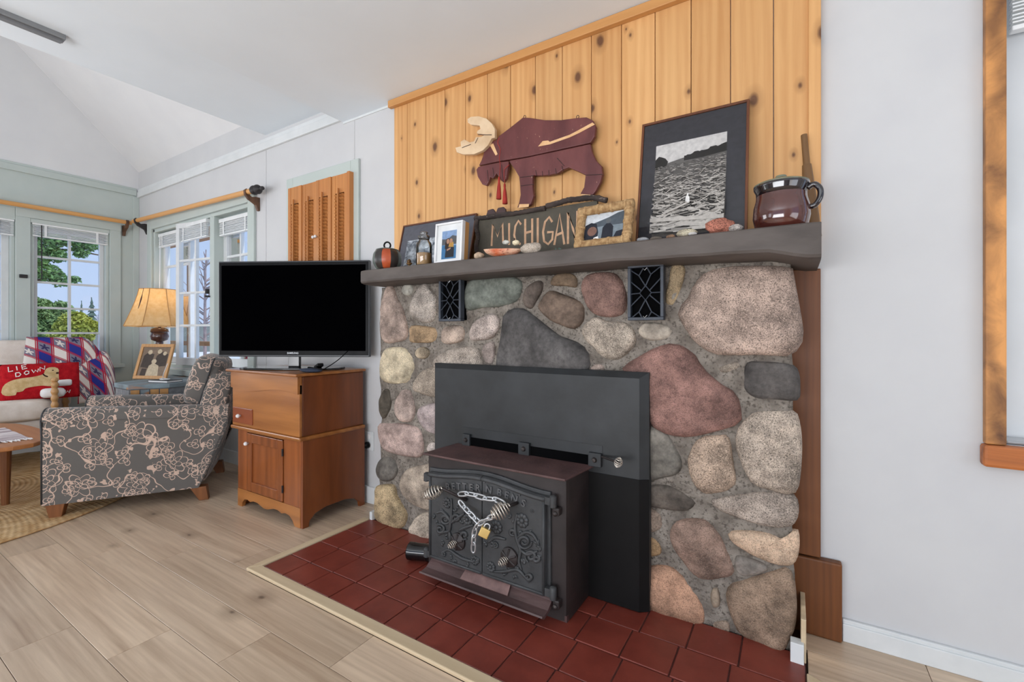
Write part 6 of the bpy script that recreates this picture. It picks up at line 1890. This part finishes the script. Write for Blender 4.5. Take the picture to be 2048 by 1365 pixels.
pebble2('tiny dark pebble on top inside the abalone shell', *c5((1212, 468)), .007, .006, .006, (80, 66, 54), 13)
# dried sprig lying by the sign
t = thing('dried_sprig', 'tiny dark green dried sprig in front of the lettered sign', 'sprig', tuple(aty(*c5((1560, 535)), 1.66)))
q = aty(*c5((1560, 530)), 1.66); q.z = MZ
bm = NB(); tube(bm, [q+Vector((-.025, 0, .003)), q+Vector((0, 0, .010)), q+Vector((.018, 0, .006))], .002, 6); obj('stem', bm, BARK, t)
for k in range(7):
    bm = NB(); a_ = k*1.7; b0 = q+Vector((-.012+.005*k, 0, .007)); tube(bm, [b0, b0+Vector((.006*math.cos(a_), -.004, .007+.006*abs(math.sin(a_)))), b0+Vector((.010*math.cos(a_), -.006, .012+.010*abs(math.sin(a_))))], [.001, .0035, .0006], 6); obj('leaf', bm, LEAFC, t)

# candle jar
pj = aty(*c5((505, 655)), 1.605); jr = 66*.2539/F*((pj-CAM).dot(FW))*.95
jz = aty(*c5((505, 412)), 1.605).z-MZ
cj = thing('candle_jar', 'glass jar holding a half used tan candle beside the white frame', 'candle jar', (pj.x, 1.605, MZ))
JG = glass('jar_glass', .04, .02, (.93, .95, .95))
bm = NB(); lathe(bm, [(0, .001), (jr*.92, .001), (jr, .006), (jr, jz*.58), (jr*.9, jz*.68), (jr*.66, jz*.74), (jr*.66, jz*.80)], (pj.x, 1.605, MZ), 28); obj('jar', bm, JG, cj, smooth=True)
bm = NB(); lathe(bm, [(0, .005), (jr*.9, .005), (jr*.9, jz*.37), (jr*.8, jz*.38), (0, jz*.375)], (pj.x, 1.605, MZ), 28); obj('wax', bm, pm('tan_wax', (196, 158, 106), (176, 136, 86), 8, rough=.5), cj, smooth=True, angle=40)
bm = NB(); lathe(bm, [(jr*.70, jz*.80), (jr*.74, jz*.82), (jr*.72, jz*.88), (jr*.45, jz*.91), (jr*.42, jz*.94), (jr*.55, jz*.97), (jr*.4, jz), (0, jz)], (pj.x, 1.605, MZ), 28); obj('lid', bm, glass('lid_glass', .16, .05, (.85, .88, .88)), cj, smooth=True)
# striped ring pot
pp = aty(*c5((215, 685)), 1.60); pr_ = 122*.2539/F*((pp-CAM).dot(FW))*.92
pz = aty(*c5((215, 552)), 1.60).z-MZ
rp_ = thing('striped_ring_pot', 'round lidded pot striped orange and dark with a ring handle', 'pot', (pp.x, 1.60, MZ))
STR = [pm('stripe_orange', (190, 88, 46), (164, 70, 38), 14, rough=.35), pm('stripe_dark', (56, 50, 46), (40, 36, 36), 14, rough=.35), pm('stripe_teal', (112, 124, 116), (86, 96, 92), 14, rough=.35), pm('stripe_brown', (112, 76, 52), (86, 56, 40), 14, rough=.35)]
body = [(.55, 0), (.78, .06), (.96, .3), (1.0, .52), (.94, .78), (.80, .94), (.72, .985)]
cam_a = math.atan2(-1.60, -pp.x)
for k in range(10):
    bm = NB(); V = []
    a0_ = cam_a+2*math.pi*(k-.62)/10; a1_ = a0_+2*math.pi/10
    for (r0, z0_) in body:
        V.append([bm.verts.new((pp.x+pr_*r0*math.cos(a0_+(a1_-a0_)*q/4), 1.60+pr_*r0*math.sin(a0_+(a1_-a0_)*q/4), MZ+pz*z0_)) for q in range(5)])
    for i in range(len(V)-1):
        for q in range(4): bm.faces.new([V[i][q], V[i][q+1], V[i+1][q+1], V[i+1][q]])
    obj('stripe', bm, STR[[0, 1, 2, 1, 3, 1, 0, 1, 2, 1][k]], rp_, smooth=True)
bm = NB(); lathe(bm, [(pr_*.56, 0), (0, .0005)], (pp.x, 1.60, MZ), 24); obj('base', bm, STR[1], rp_)
bm = NB(); lathe(bm, [(pr_*.78, pz*.975), (pr_*.76, pz*1.0), (pr_*.5, pz*1.06), (0, pz*1.09)], (pp.x, 1.60, MZ), 28); obj('lid', bm, STR[2], rp_, smooth=True)
bm = NB(); q = Vector((pp.x, 1.60, MZ+pz*1.06+.016)); tube(bm, [q+RT*(.016*math.cos(k*math.pi/10))+UP*(.017*math.sin(k*math.pi/10)) for k in range(20)], .0042, 8, True); obj('ring_handle', bm, BLACK, rp_, smooth=True)
# little brass ornament
pb = aty(*c5((388, 655)), 1.61)
t = thing('brass_ornament', 'tiny dark brass ornament between the striped pot and candle jar', 'ornament', (pb.x, 1.61, MZ))
BRD = pm('aged_brass', (128, 96, 58), (78, 58, 40), 30, rough=.4, metal=.7)
bm = NB(); lathe(bm, [(0, 0), (.014, 0), (.013, .005), (.006, .009), (.006, .013), (.013, .018), (.014, .024), (0, .024)], (pb.x, 1.61, MZ), 16); obj('foot', bm, BRD, t, smooth=True)
bm = NB(); sphere(bm, (pb.x-.002, 1.61, MZ+.032), .011, .009, .010, 12, 8, 0, .4, 5); obj('figure', bm, BRD, t, smooth=True)

# ------------------------------------------------------------------ outdoors
g_ = struct('ground', bx(-260, 120, 2.2, 300, -1.3, -1.2), SNOW)
g2 = struct('ground_left', bx(-260, -6.2, -120, 2.2, -1.3, -1.2), SNOW)
def foliage(blobs, n, size, seed):
    rnd = random.Random(seed); bm = NB()
    tot = sum(b[3]*b[3] for b in blobs)
    for (x, y, z, r0, rv) in blobs:
        for k in range(int(n*r0*r0/tot)):
            while True:
                d = Vector((rnd.uniform(-1, 1), rnd.uniform(-1, 1), rnd.uniform(-1, 1)))
                if d.length < 1: break
            c = Vector((x+d.x*r0, y+d.y*r0, z+d.z*rv))
            a_ = Vector((rnd.gauss(0, 1), rnd.gauss(0, 1), rnd.gauss(0, .6))).normalized(); b_ = a_.cross(Vector((rnd.gauss(0, 1), rnd.gauss(0, 1), rnd.gauss(0, 1)))).normalized()
            s_ = size*rnd.uniform(.6, 1.4)
            bm.faces.new([bm.verts.new(c-a_*s_), bm.verts.new(c+b_*s_*.45), bm.verts.new(c+a_*s_), bm.verts.new(c-b_*s_*.45)])
    return bm
def outp(u, v, X): p = atx(u, v, X); return p
tr1 = thing('leafy_tree', 'green leafy tree branches in the upper left window', 'tree', (-9.4, 1.55, -1.2))
bl_ = []
for (u, v, rp0) in ((85, 485, 30), (120, 470, 26), (150, 480, 24), (180, 490, 16), (90, 545, 24), (120, 560, 18), (70, 520, 20), (110, 510, 20), (15, 500, 30), (5, 560, 34), (10, 620, 34), (160, 505, 14), (150, 560, 9)):
    p = outp(u, v, -9.4); d = (p-CAM).dot(FW); bl_.append((p.x, p.y, p.z, rp0/F*d, rp0*.8/F*d))
fo_ = obj('foliage', foliage(bl_, 8000, .030, 3), [LEAFG], tr1); fo_['kind'] = 'stuff'
bm = NB()
tk = outp(-40, 700, -9.4)
tube(bm, [(tk.x, tk.y, -1.2), (tk.x, tk.y+.05, 1.2), (tk.x-.02, tk.y+.1, 3.0)], [.14, .11, .06], 8)
obj('trunk', bm, BARK, tr1)
for q in (((-40, 540), (60, 520), (130, 500), (205, 512)), ((-40, 600), (50, 570), (110, 550)), ((-40, 480), (70, 470), (150, 472))):
    P = smooth_open([outp(u, v, -9.4) for u, v in q], 4); bm = NB(); tube(bm, P, [.035*(1-.8*i/len(P)) for i in range(len(P))], 6); obj('branch', bm, BARK, tr1)
def bush(name, label, cat, spec, X, n, size, mat, seed, grp=None):
    bl2 = []
    for (u, v, rp0) in spec:
        p = outp(u, v, X); d = (p-CAM).dot(FW); bl2.append((p.x, p.y, p.z, rp0/F*d, rp0/F*d))
    t = thing(name, label, cat, (bl2[0][0], bl2[0][1], -1.2), group=grp)
    f_ = obj('foliage', foliage(bl2, n, size, seed), mat, t); f_['kind'] = 'stuff'
    bm = NB(); tube(bm, [(bl2[0][0], bl2[0][1], -1.2), (bl2[0][0], bl2[0][1], bl2[0][2])], [.06, .03], 8); obj('stem', bm, BARK, t)
bush('shrub', 'pale green shrub behind the lower left window panes', 'shrub', ((95, 640, 26), (75, 620, 24), (120, 625, 22), (70, 660, 24), (105, 665, 22)), -15, 9000, .055, LEAFD, 5, 'shrubs outside the left window')
bush('shrub', 'yellow green shrub in the middle of the left window', 'shrub', ((150, 650, 26), (165, 665, 20), (135, 660, 22), (180, 655, 15), (120, 675, 18)), -14, 9000, .050, LEAFY, 6, 'shrubs outside the left window')
bush('shrub', 'dark green shrub seen in the window at the left edge', 'shrub', ((10, 650, 40), (-30, 640, 40), (30, 665, 20)), -16, 7000, .065, LEAFG, 7, 'shrubs outside the left window')
def conifer(u, vt, vb, X, label, wpx):
    a_, b_ = outp(u, vt, X), outp(u, vb, X); d = (a_-CAM).dot(FW); H_ = a_.z-b_.z; w = wpx/F*d
    t = thing('conifer', label, 'tree', (a_.x, a_.y, b_.z), group='distant conifers')
    bm = NB(); cyl(bm, (a_.x, a_.y, -1.2), (a_.x, a_.y, a_.z-.1), .12, .03, 8); obj('trunk', bm, BARK, t)
    for k in range(8):
        z = b_.z+H_*k/8; r = w*(1-k/8.3)*.95
        bm = NB(); lathe(bm, [(r, z), (r*.4, z+H_*.10), (.02, z+H_*.2)], (a_.x, a_.y, 0), 11)
        for v in bm.verts:
            v.co.z += .05*H_*noise.noise(v.co*2.3); v.co.x += r*.35*noise.noise(v.co*3.1+Vector((5, 0, 0))); v.co.y += r*.35*noise.noise(v.co*3.1+Vector((0, 7, 0)))
        obj('bough', bm, LEAFC, t)
conifer(183, 600, 664, -34, 'tall dark conifer on the far shore in the left window', 17)
conifer(163, 606, 664, -38, 'slim pale conifer left of the tall one', 11)
def twigs(u, v0, v1, X, label, seed):
    rnd = random.Random(seed); p = outp(u, v1, X); q = outp(u, v0, X)
    t = thing('bare_tree', label, 'tree', (p.x, p.y, -1.2), group='bare trees outside')
    H_ = q.z-p.z; bm = NB()
    tube(bm, [(p.x, p.y, -1.2), (p.x, p.y, p.z+H_*.5), (p.x+.05, p.y, q.z)], [H_*.02, H_*.012, H_*.004], 6)
    obj('trunk', bm, TWIG, t); bm = NB()
    for k in range(46):
        z = p.z+H_*rnd.uniform(.1, .95); a_ = rnd.uniform(0, 6.28); l_ = H_*.32*(1.1-(z-p.z)/H_)
        b0 = Vector((p.x, p.y, z)); tube(bm, [b0, b0+Vector((math.cos(a_)*l_*.5, math.sin(a_)*l_*.5, l_*.35)), b0+Vector((math.cos(a_)*l_, math.sin(a_)*l_, l_*.9))], [H_*.006, H_*.004, H_*.002], 4)
    o = obj('branches', bm, TWIG, t); o['kind'] = 'stuff'
twigs(196, 628, 668, -30, 'pale bare tree right of the tall conifer', 2)
twigs(410, 500, 720, -12.5, 'bare young tree seen through the back wall window', 3)
# dark far shore
fs_ = struct('far_shore', bx(-140, -60, -60, 90, -1.3, 2.2), pm('far_wood', (128, 134, 130), (104, 112, 108), .4, rough=.9))
# porch post outside the back window
pp0 = aty(385, 470, 3.0)
po = thing('porch_post', 'brown wooden porch post outside the back wall window', 'post', (pp0.x, 3.0, -1.2))
obj('post', bx(pp0.x-.055, pp0.x+.055, 2.95, 3.06, -1.2, 2.3), PORCH, po, bevel=.006)
obj('beam', bx(pp0.x-.9, pp0.x+1.2, 2.94, 3.07, 2.3, 2.46), PORCH, po, bevel=.006)
obj('rail', bx(pp0.x-1.4, pp0.x+1.6, 2.98, 3.03, .86, .92), PORCH, po, bevel=.004)
